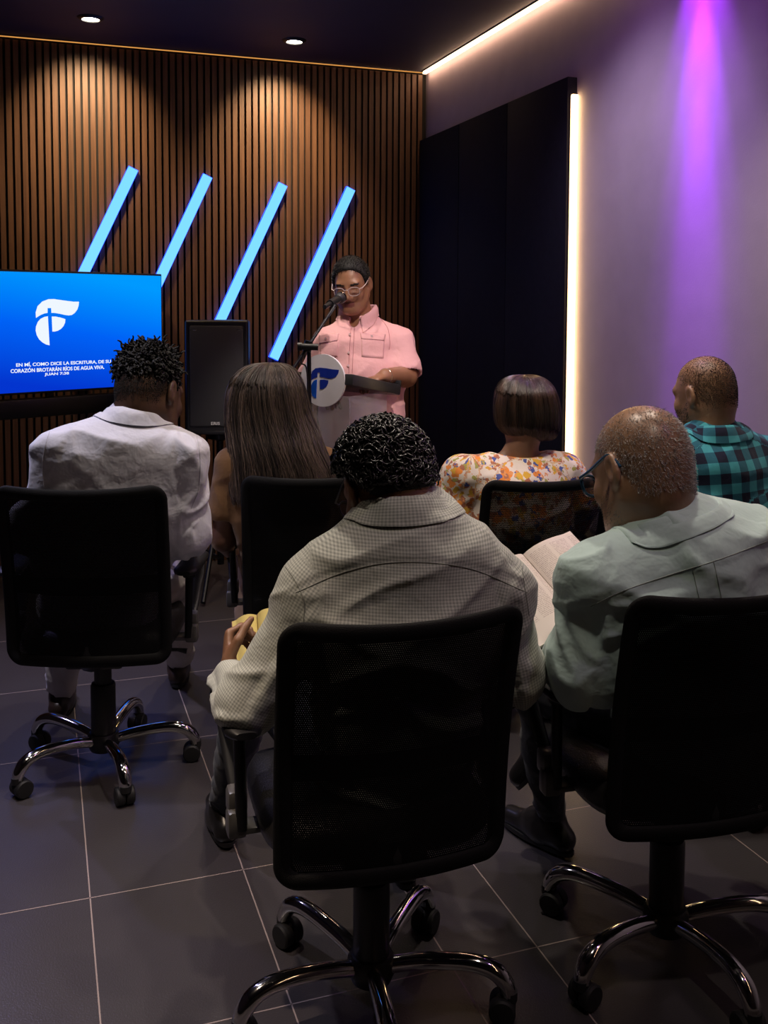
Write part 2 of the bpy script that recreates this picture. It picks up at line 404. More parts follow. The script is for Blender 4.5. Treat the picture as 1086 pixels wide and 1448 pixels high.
A = [(230,360),(228,325),(240,285),(270,255),(310,240),(345,239),(385,245),(430,251),(470,256),(505,256),(503,280),(495,305),(478,328),(460,341),(440,344),(415,341),(380,333),(350,328),(329,328),(327,297),(304,297),(304,328),(285,331),(262,340),(245,350)]
B = [(306,349),(285,353),(260,365),(242,385),(230,415),(228,440),(235,470),(250,497),(272,517),(295,530),(317,535)]
Cc = [(331,351),(355,351),(385,357),(405,363),(418,368),(416,390),(406,412),(390,430),(370,442),(350,447),(335,447)]
pf = TVC+TVN*.003
em_ = MB()
for poly in (A, B, Cc): em_.prism(traced(poly, zx, zy, pf, TVN, TVC, TVR), (0, -.001, 0))
em_.build('emblem', m_white, tv, smooth=False)
for s, x0, x1, y, hpx in (('EN MÍ, COMO DICE LA ESCRITURA, DE SU', 102, 708, 648, .0245), ('CORAZÓN BROTARÁN RÍOS DE AGUA VIVA.', 67, 666, 684, .0245), ('JUAN 7:38', 284, 440, 719, .018)):
    q = traced([(x0, y), (x1, y)], zx, zy, pf, TVN, TVC, TVR)
    text_mesh('verse_line', s, np.linalg.norm(q[1]-q[0]), m_white, tv, tuple((q[0]+q[1])/2+np.array([0, -.002, 0])), hpx, .02)
MB().box((0, .03, -TH/2-.085), (TW*.98, .07, .10), .012).build('lower_speaker_bar', M['dark_metal'], tv)
MB().box((.1, .075, 0), (.4, .07, .36), .01).box((.18, .17, 0), (.06, .14, .06), .004).box((-.1, .06, -.32), (.04, .02, .2)).build('wall_arm', M['dark_metal'], tv)

# ------------------------------------------------------------------ loudspeaker on its stand
Lc = L2W((-.897, 5.2+.17, 0)); lrz = -YAW+math.radians(5)
spk = thing('loudspeaker', 'tall black loudspeaker below the third slanting blue bar', 'loudspeaker', (Lc[0], Lc[1], .84), lrz)
b = MB(); prof = np.array([(-.165, -.17, 0), (.165, -.17, 0), (.165, .02, 0), (.10, .16, 0), (-.10, .16, 0), (-.165, .02, 0)])
b.prism(prof, (0, 0, .605)); o = b.build('cabinet', mat('speaker_cabinet', (.014, .014, .016), .45, bump=(220, .4, .001)), spk)
bv = o.modifiers.new('bevel', 'BEVEL'); bv.width = .012; bv.segments = 3
m_gr = mat('speaker_grille', (.06, .06, .064), .5, bump=(700, .6, .002))
MB().box((0, -.174, .312), (.285, .014, .535), .01).build('grille', m_gr, spk)
text_mesh('name_badge', 'ERIS', .046, mat('badge_white', (.9, .9, .9), .4), spk, (-.008, -.187, .062), .016, .02)
for sx in (-.12, .12): MB().box((sx, -.1815, .555), (.03, .003, .005), .001).build('grille_screw', M['steel'], spk)
b = MB(); b.box((.0, -.168, .012), (.33, .02, .022), .006); b.build('bottom_lip', M['black_plastic'], spk)
st = thing('speaker_stand', 'black tripod stand under the tall loudspeaker', 'stand', (Lc[0], Lc[1], 0), lrz)
MB().tube([(0, 0, .1), (0, 0, .83)], .019, 14).build('pole', M['dark_metal'], st)
MB().lathe([(.0, .78), (.07, .80), (.07, .838), (0, .838)]).build('mount_plate', M['dark_metal'], st)
MB().lathe([(.03, .42), (.034, .43), (.034, .50), (.03, .51)]).build('collar', M['black_plastic'], st)
for k in range(3):
    a = k*2*math.pi/3+.4; e = np.array([math.cos(a), math.sin(a), 0])
    MB().tube([e*.03+(0, 0, .46), e*.45+(0, 0, .018)], .013, 10).tube([e*.03+(0, 0, .14), e*.27+(0, 0, .21)], .008, 8).build('leg', M['dark_metal'], st)

# ------------------------------------------------------------------ lectern
PHI = -YAW-math.radians(30); LT = np.array([-.243, 4.185]); lw = L2W((LT[0], LT[1], 0))
lec = thing('lectern', 'clear acrylic lectern with sloping black top', 'lectern', lw, PHI)
m_acr = bpy.data.materials.new('hazy_acrylic'); m_acr.use_nodes = True; nt = m_acr.node_tree; bs = nt.nodes['Principled BSDF']
bs.inputs['Base Color'].default_value = (.72, .68, .70, 1); bs.inputs['Roughness'].default_value = .25
tr = nt.nodes.new('ShaderNodeBsdfTransparent'); mx = nt.nodes.new('ShaderNodeMixShader'); mx.inputs[0].default_value = .24
nt.links.new(tr.outputs[0], mx.inputs[1]); nt.links.new(bs.outputs[0], mx.inputs[2]); nt.links.new(mx.outputs[0], nt.nodes['Material Output'].inputs[0])
w2, d2 = .21, .15
MB().box((0, -d2, .59), (2*w2, .012, 1.14), .003).build('front_panel', m_acr, lec)
for sx in (-1, 1): MB().box((sx*(w2-.006), .006, .59), (.012, 2*d2-.012, 1.14), .003).build('side_panel', m_acr, lec)
MB().box((0, 0, .012), (2*w2+.06, 2*d2+.04, .024), .006).build('base', m_acr, lec)
ang = -math.atan2(.06, .34); Rx = np.array([[1, 0, 0], [0, math.cos(ang), -math.sin(ang)], [0, math.sin(ang), math.cos(ang)]])
b = MB(); b.box((0, .03, 1.195), (.47, .40, .045), .006, Rx); b.build('top_tray', mat('tray_black', (.028, .028, .03), .35), lec)
b = MB(); b.box((0, .225, 1.188), (.47, .014, .03), .004, Rx); b.build('book_ledge', M['black_plastic'], lec)
# round sign fixed on the lectern's front
rot = lambda v: np.array([math.cos(PHI)*v[0]-math.sin(PHI)*v[1], math.sin(PHI)*v[0]+math.cos(PHI)*v[1], v[2]])
SN = rot((0, -1, 0)); SP = lw+rot((0, -d2-.02, 0)); SCN = on_plane(456, 538, SP, SN)
sg = thing('round_sign', 'round white sign with blue emblem on front of lectern', 'sign', SCN, PHI)
a = np.linspace(0, 2*np.pi, 64, endpoint=False)
disc = np.stack([.107*np.cos(a), np.zeros(64), .107*np.sin(a)], 1)
o = MB().prism(disc, (0, .010, 0)).build('disc', mat('sign_white', (.92, .89, .92), .35), sg, ang=30)
sxx = lambda X: 380+X*.22099
syy = lambda Y: 340+Y*.22099
SA = [(270,895),(272,860),(280,835),(300,818),(330,814),(370,818),(410,825),(450,828),(446,848),(432,870),(410,883),(385,884),(355,876),(328,872),(328,845),(312,845),(312,874),(295,879)]
SB = [(310,888),(290,896),(278,912),(272,935),(272,965),(278,990),(290,1005),(304,1010)]
SD = [(328,892),(355,890),(382,896),(380,914),(370,934),(352,948),(328,953)]
pf = SCN+SN*.0015
b = MB()
for k, poly in enumerate((SA, SD, SB)): b.prism(traced(poly, sxx, syy, pf, SN, SCN, PHI), (0, -.001, 0), 1 if k == 2 else 0)
b.build('emblem', [mat('sign_navy', (.012, .035, .36), .4), mat('sign_blue', (.01, .12, .70), .4)], sg, smooth=False)
MB().box((0, .014, 0), (.05, .010, .05), .001).build('spacer', M['steel'], sg)

# ------------------------------------------------------------------ microphone on a boom stand
mz = PL(437, 490, 3.90)
ms = thing('microphone_stand', 'black boom microphone stand in front of the lectern', 'microphone stand', L2W((mz[0], mz[1], 0)), -YAW)
T = lambda x, y, Z: PL(x, y, Z)-np.array([mz[0], mz[1], 0])
MB().tube([(0, 0, .08), (0, 0, .9), (0, 0, mz[2]+.01)], [.011, .011, .008], 12).build('pole', M['dark_metal'], ms)
MB().lathe([(.018, .84), (.02, .85), (.02, .95), (.016, .96)]).build('height_collar', M['black_plastic'], ms)
c0, c1 = T(410, 528, 3.84), T(474, 432, 4.04)
MB().tube([c0, c1], .0062, 12).build('boom', M['steel'] if False else M['dark_metal'], ms)
dvec = (c0-c1)/np.linalg.norm(c0-c1)
o = MB().tube([c0+dvec*.0, c0+dvec*.09], .008, 12).build('boom_grip', M['steel'], ms)
b = MB(); b.tube([T(424, 490, 3.88), T(450, 491, 3.88)], .013, 14); b.tube([T(434, 497, 3.90), T(437, 482, 3.90)], .017, 14); b.tube([T(421, 490, 3.88), T(427, 490, 3.88)], .017, 12)
b.build('clutch', M['black_plastic'], ms)
cb = smooth_path([c1+(0, -.012, -.01), (c0*.4+c1*.6)+(-.015, -.01, -.03), (c0*.7+c1*.3)+(-.01, -.012, -.035), T(433, 520, 3.87), T(436, 560, 3.88), T(437, 640, 3.885)], 40)
MB().tube(cb, .003, 8).build('cable', M['black_rubber'], ms)
MB().lathe([(.0, 0), (.097, 0), (.10, .008), (.093, .016), (.03, .026), (.014, .05), (.012, .09)], sides=36).build('round_base', M['dark_metal'], ms)
h0, h1 = T(463, 432, 4.04), T(482, 421, 4.18)
MB().tube([h0+(h1-h0)*.18, h0+(h1-h0)*.62], .017, 14).tube([c1, h0+(h1-h0)*.4+(0, 0, -.015)], .008, 10).build('clip', M['black_plastic'], ms)
mic = thing('microphone', 'black handheld microphone clipped on the boom near the mouth', 'microphone', L2W((mz[0], mz[1], 0)), -YAW)
dd = h1-h0; ln = np.linalg.norm(dd); dd /= ln
MB().tube([h0-dd*.03, h0+dd*ln*.3, h0+dd*ln*.75, h0+dd*ln*.8], [.009, .012, .0155, .015], 16).build('handle', M['black_plastic'], mic)
MB().tube([h1-dd*.03, h1-dd*.024, h1-dd*.012, h1+dd*.004, h1+dd*.016, h1+dd*.024], [.016, .022, .0245, .024, .017, .006], 18).build('grille', mat('mic_grille', (.05, .05, .055), .4, .5, bump=(900, .8, .001)), mic)
MB().tube([h1-dd*.006, h1+dd*.004], .0252, 18).build('ring', M['chrome'], mic)

# ------------------------------------------------------------------ office chairs
def mesh_fabric():
    m = bpy.data.materials.new('black_mesh_fabric'); m.use_nodes = True; nt = m.node_tree; b = nt.nodes['Principled BSDF']
    b.inputs['Base Color'].default_value = (.006, .006, .0065, 1); b.inputs['Roughness'].default_value = .75; b.inputs['Specular IOR Level'].default_value = .15
    tc = nt.nodes.new('ShaderNodeTexCoord'); sp = nt.nodes.new('ShaderNodeSeparateXYZ'); nt.links.new(tc.outputs['Object'], sp.inputs[0])
    P_ = .0042
    row = math_node(nt, 'FLOOR', math_node(nt, 'DIVIDE', sp.outputs[2], P_))
    sh = math_node(nt, 'MULTIPLY', math_node(nt, 'MODULO', row, 2.0), P_/2)
    fx = math_node(nt, 'SUBTRACT', math_node(nt, 'FRACT', math_node(nt, 'DIVIDE', math_node(nt, 'ADD', math_node(nt, 'ADD', sp.outputs[0], 5.0), sh), P_)), .5)
    fz = math_node(nt, 'SUBTRACT', math_node(nt, 'FRACT', math_node(nt, 'DIVIDE', sp.outputs[2], P_)), .5)
    r2 = math_node(nt, 'ADD', math_node(nt, 'POWER', fx, 2.0), math_node(nt, 'POWER', fz, 2.0))
    hole = math_node(nt, 'LESS_THAN', r2, .018)
    tr = nt.nodes.new('ShaderNodeBsdfTransparent'); mx = nt.nodes.new('ShaderNodeMixShader')
    nt.links.new(hole, mx.inputs[0]); nt.links.new(b.outputs[0], mx.inputs[1]); nt.links.new(tr.outputs[0], mx.inputs[2])
    nt.links.new(mx.outputs[0], nt.nodes['Material Output'].inputs[0]); return m
M['mesh'] = mesh_fabric()
M['trim'] = mat('black_edge_fabric', (.007, .007, .0075), .75, spec=.2, bump=(500, .6, .002))
def back_surf(u, v):
    """u -1..1 across, v 0..1 up"""
    wid = .232+.004*v
    x = u*wid; y = -.190-.085*v-.028*math.sin(math.pi*min(1, v*1.1))*.0+.030*math.sin(math.pi*v)*.6+.035*u*u
    z = .395+.532*v+.014*v*u*u
    return (x, y, z)
def rounded_outline(n=22, r=.16, ru=.17):
    pts = []
    for cx, cy, a0 in ((1-ru, 1-r, 0), (-1+ru, 1-r, 90), (-1+ru, -1+r, 180), (1-ru, -1+r, 270)):
        for k in range(n):
            a = math.radians(a0+90*k/(n-1)); pts.append((cx+ru*math.cos(a), cy+r*math.sin(a)))
        # straight runs between the corners
    out = []
    for i, p in enumerate(pts):
        q = pts[(i+1) % len(pts)]; m = max(1, int(math.hypot(q[0]-p[0], q[1]-p[1])/.06))
        for k in range(m): out.append((p[0]+(q[0]-p[0])*k/m, p[1]+(q[1]-p[1])*k/m))
    return out
def make_chair(name, label):
    t = thing(name, label, 'office chair', group='black mesh office chairs')
    ol = rounded_outline()
    edge = [back_surf(u, (v+1)/2) for u, v in ol]
    b = MB(); n = len(ol); V = []
    for s in np.linspace(1, 0, 14)[:-1]: V += [back_surf(u*s, (v*s+1)/2) for u, v in ol]
    V.append(back_surf(0, .5)); F = []
    for i in range(12):
        for j in range(n): F.append([i*n+j, i*n+(j+1) % n, (i+1)*n+(j+1) % n, (i+1)*n+j])
    for j in range(n): F.append([12*n+j, 12*n+(j+1) % n, 13*n])
    b.add(V, F); back = b.build('mesh_back', M['mesh'], t, ang=180)
    # padded rim: flattened closed loop
    e = np.array(edge); nn = len(e); cen = np.array(back_surf(0, .5)); V = []; F = []; S = 10
    for i in range(nn):
        tg = e[(i+1) % nn]-e[i-1]; tg /= np.linalg.norm(tg)
        nf = np.array([0, -1, -.15]); nf = nf-tg*(nf@tg); nf /= np.linalg.norm(nf); si = np.cross(tg, nf)
        if si@(e[i]-cen) < 0: si = -si
        for k in range(S):
            a = 2*math.pi*k/S; V.append(e[i]+si*(.019*math.cos(a)-.010)+nf*.0095*math.sin(a))
    for i in range(nn):
        for k in range(S): F.append([i*S+k, i*S+(k+1) % S, ((i+1) % nn)*S+(k+1) % S, ((i+1) % nn)*S+k])
    MB().add(V, F).build('back_rim', M['trim'], t, ang=180)
    G = np.array([[np.array(back_surf(u, v))+(0, .006, 0) for u in np.linspace(-.93, .93, 20)] for v in (.40, .43, .47, .50)])
    MB().grid(G).build('lumbar_band', M['trim'], t, ang=180)
    b = MB(); b.tube(smooth_path([(0, .05, .39), (0, -.10, .385), (0, -.165, .41), (0, -.172, .47)], 14), .022, 10, flat=1.6); b.build('back_bracket', M['black_plastic'], t)
    # seat: padded leather cushion with a waterfall front
    V = []; F = []; N = 40; R = 9
    prof = [(.70, .0), (.93, .006), (1, .03), (1.0, .055), (.94, .082), (.75, .094), (.4, .090), (.0, .087)]
    for s, z in prof:
        for k in range(N):
            a = 2*math.pi*k/N; ca, sa = math.cos(a), math.sin(a)
            ex = .245*math.copysign(abs(ca)**.45, ca)*s; ey = .235*math.copysign(abs(sa)**.45, sa)*s
            V.append((ex, ey+.075, .405+z-(.03*max(0, (ey-.12)/.12)**2 if ey > .12 else 0)))
    for i in range(len(prof)-1):
        for k in range(N): F.append([i*N+k, i*N+(k+1) % N, (i+1)*N+(k+1) % N, (i+1)*N+k])
    F.append(list(range(N))[::-1]); MB().add(V, F).build('seat', M['black_leather'], t, ang=60)
    b = MB(); b.box((0, 0, .388), (.18, .24, .04), .01); b.tube([(.05, .02, .385), (.24, .03, .38), (.27, .03, .375)], [.006, .006, .010], 8); b.build('tilt_plate', M['black_plastic'], t)
    MB().lathe([(.024, .08), (.036, .085), (.040, .10), (.040, .275), (.037, .282), (.028, .284), (.028, .375)], sides=32).build('gas_column', M['black_plastic'], t)
    MB().lathe([(.030, .055), (.044, .060), (.052, .080), (.052, .105), (.045, .118), (.030, .12)], sides=32).build('hub', M['black_plastic'], t)
    lp = smooth_path([(.035, 0, .092), (.10, 0, .108), (.18, 0, .118), (.235, 0, .117), (.272, 0, .103), (.292, 0, .078), (.298, 0, .058)], 26)
    rad = np.interp(np.arange(26), [0, 10, 18, 25], [.0165, .0178, .0192, .0165])
    leg0 = MB().tube(lp, rad, 18, flat=1.12).build('leg', M['chrome'], t)
    b = MB(); b.tube([(.298, 0, .066), (.298, 0, .046)], [.0185, .0185], 16)
    b.lathe([(.0, -.004), (.018, -.006), (.026, -.004), (.0285, .0), (.0285, .018), (.025, .022), (.012, .023), (0, .023)], (.285, .006, .0285), 'y', 22)
    b.lathe([(.0, .004), (.018, .006), (.026, .004), (.0285, .0), (.0285, -.018), (.025, -.022), (.012, -.023), (0, -.023)], (.285, -.006, .0285), 'y', 22)
    b.box((.287, 0, .045), (.034, .05, .018), .007); cas0 = b.build('caster', M['black_rubber'], leg0)
    for k in range(1, 5):
        l = leg0.copy(); COL.objects.link(l); l.parent = t; l.rotation_euler.z = k*2*math.pi/5
        c = cas0.copy(); COL.objects.link(c); c.parent = l
    for sx in (-1, 1):
        arm = thing('armrest', None, None); arm.parent = t
        x = sx*.285
        G = MB(); V = []; F = []
        n_ = 16; path = smooth_path([(x-sx*.005, -.075, .665), (x, .0, .668), (x+sx*.006, .10, .672), (x+sx*.002, .19, .667)], n_)
        for i in range(n_):
            s = min(1, .35+1.6*math.sin(math.pi*(i+.6)/(n_+.2)))
            for k in range(14):
                a = 2*math.pi*k/14; V.append(path[i]+(.040*s*math.copysign(abs(math.cos(a))**.7, math.cos(a)), 0, .014*math.copysign(abs(math.sin(a))**.7, math.sin(a))*max(.5, s)))
        for i in range(n_-1):
            for k in range(14): F.append([i*14+k, i*14+(k+1) % 14, (i+1)*14+(k+1) % 14, (i+1)*14+k])
        F.append(list(range(14))); F.append([(n_-1)*14+k for k in range(14)][::-1])
        G.add(V, F).build('arm_pad', M['black_plastic'], arm, ang=50)
        b = MB(); b.tube([(x, .0, .655), (x, .0, .635)], [.026, .020], 16); b.tube([(x, .0, .645), (x-sx*.006, .01, .43)], .0125, 14); b.build('post', M['dark_metal'], arm)
        b = MB(); b.tube(smooth_path([(x, .185, .662), (x+sx*.008, .165, .62), (x+sx*.004, .11, .55), (x, .065, .50), (x, .045, .475)], 18), np.linspace(.024, .013, 18), 12, flat=.45, up=(1, 0, 0)); b.build('strut', M['black_plastic'], arm)
        b = MB(); b.box((x, .045, .478), (.042, .05, .055), .010); b.box((x+sx*.003, .025, .44), (.042, .045, .060), .010); b.box((x-sx*.05, .03, .425), (.09, .05, .014), .003); b.build('pivot', M['grey_plastic'], arm)
    return t
def set_chair(t, hub_px, Zhint, heading, base, dxy=(0, 0)):
    h = on_plane(hub_px[0], hub_px[1], (0, 0, .06), np.array([0, 0, 1.])); l = np.array([h@_r, h@_hf, 0])
    l += np.array([dxy[0], dxy[1], 0]); w = L2W(l)
    t.location = (w[0], w[1], 0); t.rotation_euler.z = -YAW+math.radians(heading)
    k = 0
    for c in t.children:
        if c.name.split('.')[0] == 'leg': c.rotation_euler.z = math.radians(base-heading+72*k); k += 1
    return l
def chair_at(t, lx, ly, heading, base):
    w = L2W((lx, ly, 0)); t.location = (w[0], w[1], 0); t.rotation_euler.z = -YAW+math.radians(heading); k = 0
    for c in t.children:
        if c.name.split('.')[0] == 'leg': c.rotation_euler.z = math.radians(base-heading+72*k); k += 1
ch0 = make_chair('office_chair', 'black mesh office chair at front centre, under the man in grey check')
chairs = {'G': ch0}
for k, lab in (('R', 'black mesh office chair at front right, under the bald man in pale green'),
               ('W', 'black mesh office chair on the left, under the man in plain white'),
               ('L', 'black mesh office chair under the woman with long loose hair'),
               ('F', 'black mesh office chair under the woman in the floral blouse'),
               ('P', 'black mesh office chair at the far right, under the man in teal check')):
    chairs[k] = copy_tree(ch0); chairs[k]['label'] = lab
set_chair(chairs['G'], (512, 1382), 0, 16, -9, (.02, 0))
set_chair(chairs['R'], (941, 1313), 0, 14, 2)
set_chair(chairs['W'], (147, 1058), 0, 2, 10)
for c in chairs['W'].children:
    if c.name.split('.')[0] in ('mesh_back', 'back_rim', 'lumbar_band'): c.scale = (1.06, 1, 1.04)
chair_at(chairs['L'], -.27, 3.60, 6, -10)
chair_at(chairs['F'], .50, 3.56, 16, 5)
chair_at(chairs['P'], 1.00, 3.07, 10, 0)
# ------------------------------------------------------------------ smooth solids (people, clothes, hair)
def smin(a, b, k):
    if k <= 0: return np.minimum(a, b)
    h = np.maximum(k-np.abs(a-b), 0)/k
    return np.minimum(a, b)-h*h*k*.25
class RC:                                           # round cone
    def __init__(s, a, b, ra, rb=None, k=.03, tag='x'):
        s.a = np.asarray(a, float); s.b = np.asarray(b, float); s.ra = ra; s.rb = ra if rb is None else rb; s.k = k; s.tag = tag
    def box(s): r = max(s.ra, s.rb); return np.minimum(s.a, s.b)-r, np.maximum(s.a, s.b)+r
    def d(s, p):
        ba = s.b-s.a; pa = p-s.a; t = np.clip((pa@ba)/(ba@ba+1e-12), 0, 1)
        return np.linalg.norm(pa-t[..., None]*ba, axis=-1)-(s.ra+t*(s.rb-s.ra))
    def uv(s, p):
        ba = s.b-s.a; L = np.linalg.norm(ba); ax = ba/L; pa = p-s.a; t = pa@ax
        e1 = np.cross(ax, [0, 1, 0]); e1 /= np.linalg.norm(e1)+1e-9; e2 = np.cross(ax, e1)
        return np.arctan2(pa@e1, -(pa@e2))*s.ra, t
class EL:                                           # ellipsoid, R columns = its axes
    def __init__(s, c, r, R=None, k=.02, tag='x'):
        s.c = np.asarray(c, float); s.r = np.asarray(r, float); s.R = np.eye(3) if R is None else np.asarray(R); s.k = k; s.tag = tag
    def box(s): e = np.abs(s.R)@s.r; return s.c-e, s.c+e
    def d(s, p):
        q = (p-s.c)@s.R; k0 = np.linalg.norm(q/s.r, axis=-1); k1 = np.linalg.norm(q/(s.r**2), axis=-1)
        return k0*(k0-1)/(k1+1e-9)
    def uv(s, p): q = (p-s.c)@s.R; return q[..., 0], q[..., 2]
class EC:                                           # elliptical limb / torso slice
    def __init__(s, a, b, A0, B0, A1, B1, right, k=.05, tag='torso'):
        s.a = np.asarray(a, float); s.b = np.asarray(b, float); s.A = (A0, A1); s.B = (B0, B1); s.k = k; s.tag = tag
        ax = s.b-s.a; s.L = np.linalg.norm(ax); s.ax = ax/s.L
        r = np.asarray(right, float); r = r-s.ax*(r@s.ax); s.u = r/np.linalg.norm(r); s.v = np.cross(s.ax, s.u)
    def box(s): r = max(*s.A, *s.B); return np.minimum(s.a, s.b)-r, np.maximum(s.a, s.b)+r
    def d(s, p):
        pa = p-s.a; z = pa@s.ax; t = np.clip(z/s.L, 0, 1); w = z-t*s.L
        A = s.A[0]+t*(s.A[1]-s.A[0]); B = s.B[0]+t*(s.B[1]-s.B[0]); m = np.minimum(A, B)
        u = pa@s.u; v = pa@s.v
        k0 = np.sqrt((u/A)**2+(v/B)**2+(w/m)**2); k1 = np.sqrt((u/A**2)**2+(v/B**2)**2+(w/m**2)**2)
        return k0*(k0-1)/(k1+1e-9)
    def uv(s, p): pa = p-s.a; return pa@s.u, pa@s.ax
def surface(prims, h, cuts=(), post=None, pad=.012):
    """union of prims (smooth) minus cuts -> vertices, quads (surface nets)"""
    lo = np.min([q.box()[0] for q in prims], 0)-pad-2*h; hi = np.max([q.box()[1] for q in prims], 0)+pad+2*h
    n = np.ceil((hi-lo)/h).astype(int)+1
    D = np.full(n, .5, np.float32); ax = [lo[i]+h*np.arange(n[i]) for i in range(3)]
    def region(q, m):
        a, b = q.box(); i0 = np.clip(np.floor((a-m-lo)/h).astype(int), 0, n); i1 = np.clip(np.ceil((b+m-lo)/h).astype(int)+1, 0, n)
        sl = tuple(slice(i, j) for i, j in zip(i0, i1))
        g = np.stack(np.meshgrid(*[ax[i][sl[i]] for i in range(3)], indexing='ij'), -1); return sl, g
    for q in prims:
        sl, g = region(q, q.k+3*h+.01)
        if g.size: D[sl] = smin(D[sl], q.d(g).astype(np.float32), q.k)
    for q in cuts:
        sl, g = region(q, q.k+3*h)
        if g.size: D[sl] = -smin(-D[sl], q.d(g).astype(np.float32), q.k)
    if post is not None:
        g = np.stack(np.meshgrid(*ax, indexing='ij'), -1); D = post(D, g).astype(np.float32)
    s = D < 0; c = np.zeros(np.array(n)-1, np.int8)
    offs = [(i, j, k) for i in (0, 1) for j in (0, 1) for k in (0, 1)]
    sh = lambda A, o: A[o[0]:o[0]+n[0]-1, o[1]:o[1]+n[1]-1, o[2]:o[2]+n[2]-1]
    for o in offs: c += sh(s, o)
    cells = np.argwhere((c > 0) & (c < 8)); idx = -np.ones(np.array(n)-1, np.int64); idx[tuple(cells.T)] = np.arange(len(cells))
    acc = np.zeros((len(cells), 3)); cnt = np.zeros(len(cells))
    for o in offs:
        for a in range(3):
            if o[a]: continue
            o2 = list(o); o2[a] = 1
            d0 = D[tuple((cells+o).T)]; d1 = D[tuple((cells+o2).T)]; m = (d0 < 0) != (d1 < 0)
            t = d0[m]/(d0[m]-d1[m]); pt = np.tile(np.array(o, float), (m.sum(), 1)); pt[:, a] = t
            acc[m] += pt; cnt[m] += 1
    V = lo+h*(cells+acc/cnt[:, None]); Q = []
    for a in range(3):
        b, e = (a+1) % 3, (a+2) % 3
        s0 = [slice(1, -1)]*3; s0[a] = slice(0, n[a]-1); s1 = list(s0); s1[a] = slice(1, n[a])
        A0, A1 = s[tuple(s0)], s[tuple(s1)]
        for flip, mask in ((False, A0 & ~A1), (True, ~A0 & A1)):
            ed = np.argwhere(mask); 
            if not len(ed): continue
            st = np.array([1, 1, 1]); st[a] = 0; ed = ed+st
            ub = np.zeros(3, int); ub[b] = 1; ue = np.zeros(3, int); ue[e] = 1
            q = np.stack([idx[tuple((ed-ub-ue).T)], idx[tuple((ed-ue).T)], idx[tuple(ed.T)], idx[tuple((ed-ub).T)]], 1)
            Q.append(q[:, ::-1] if flip else q)
    return V, np.concatenate(Q)
def vnormals(V, Q):
    a, b, c, d = (V[Q[:, i]] for i in range(4)); fn = np.cross(c-a, d-b); N = np.zeros_like(V)
    for i in range(4): np.add.at(N, Q[:, i], fn)
    return N/(np.linalg.norm(N, axis=1)[:, None]+1e-12)
def relax(V, Q, it=1, lam=.5):
    for _ in range(it):
        S = np.zeros_like(V); C_ = np.zeros(len(V))
        for i in range(4):
            j = (i+1) % 4
            np.add.at(S, Q[:, i], V[Q[:, j]]); np.add.at(S, Q[:, j], V[Q[:, i]]); np.add.at(C_, Q[:, i], 1); np.add.at(C_, Q[:, j], 1)
        V = V+lam*(S/C_[:, None]-V)
    return V
def hash3(i):
    i = i.astype(np.int64); h = (i[..., 0]*374761393+i[..., 1]*668265263+i[..., 2]*2147483647) & 0xffffffff
    h = ((h ^ (h >> 13))*1274126177) & 0xffffffff; return ((h ^ (h >> 16)) & 0xffff)/65535.0
def vnoise(p):
    i = np.floor(p); f = p-i; f = f*f*(3-2*f); r = 0
    for o in ((0,0,0),(1,0,0),(0,1,0),(1,1,0),(0,0,1),(1,0,1),(0,1,1),(1,1,1)):
        w = np.prod(np.where(np.array(o) == 1, f, 1-f), -1); r = r+w*hash3(i+np.array(o))
    return r
def ridge(p): return 1-np.abs(2*vnoise(p)-1)
def folds(V, N, prims, tags, amp, seed=0):
    """soft cloth folds: diagonal drag lines on the torso, rings round the sleeves"""
    D = {}
    for q in prims:
        d = q.d(V); D[q.tag] = d if q.tag not in D else np.minimum(D[q.tag], d)
    out = np.zeros(len(V))
    w = {t: np.exp(-np.clip(D[t], 0, None)/.012) for t in D}; tot = sum(w.values())+1e-9
    for t in D:
        if t == 'torso':
            wp = V+.05*(vnoise(V*9+seed)-.5)[:, None]
            a = ridge(np.stack([wp[:, 0]*4+wp[:, 2]*9, wp[:, 2]*3-wp[:, 0]*3, V[:, 1]*2], 1)+seed)
            b = ridge(np.stack([-wp[:, 0]*5+wp[:, 2]*13, wp[:, 2]*3+wp[:, 0]*4, V[:, 1]*2], 1)+seed+9)
            f = (a**3*.8+b**4*.6)-.36
        else:
            best = None
            for q in prims:
                if q.tag != t: continue
                u, v = q.uv(V); dq = q.d(V)
                if best is None: best = (dq, u, v)
                else:
                    m = dq < best[0]; best = (np.where(m, dq, best[0]), np.where(m, u, best[1]), np.where(m, v, best[2]))
            _, u, v = best; wob = .02*vnoise(V*14+seed)
            a = ridge(np.stack([(v+wob)*7+u*9, u*4-v*3, v*2], 1)+seed+3); b = ridge(np.stack([(v+wob)*11-u*7, u*5+v*3, v*2], 1)+seed+5)
            f = ((a**3*.8+b**4*.6)-.36)*1.0
        out += w[t]/tot*f
    return V+N*(amp*out)[:, None]
def cloth_uv(V, prims):
    best = None
    off = {}
    for i, q in enumerate(prims):
        d = q.d(V); u, v = q.uv(V)
        if best is None: best = [d, u, v]
        else:
            m = d < best[0]
            for j, x in enumerate((d, u, v)): best[j] = np.where(m, x, best[j])
    return np.stack([best[1], best[2], np.zeros(len(V))], 1)
def rotm(yaw, pitch, roll):
    """head frame in the camera-heading frame: yaw + = to the left, pitch + = nose down, roll + = tilts to the right"""
    y, p, r = map(math.radians, (yaw, pitch, roll))
    Rz = np.array([[math.cos(y), -math.sin(y), 0], [math.sin(y), math.cos(y), 0], [0, 0, 1]])
    Rx = np.array([[1, 0, 0], [0, math.cos(p), math.sin(p)], [0, -math.sin(p), math.cos(p)]])
    Ry = np.array([[math.cos(r), 0, math.sin(r)], [0, 1, 0], [-math.sin(r), 0, math.cos(r)]])
    return Rz@Rx@Ry
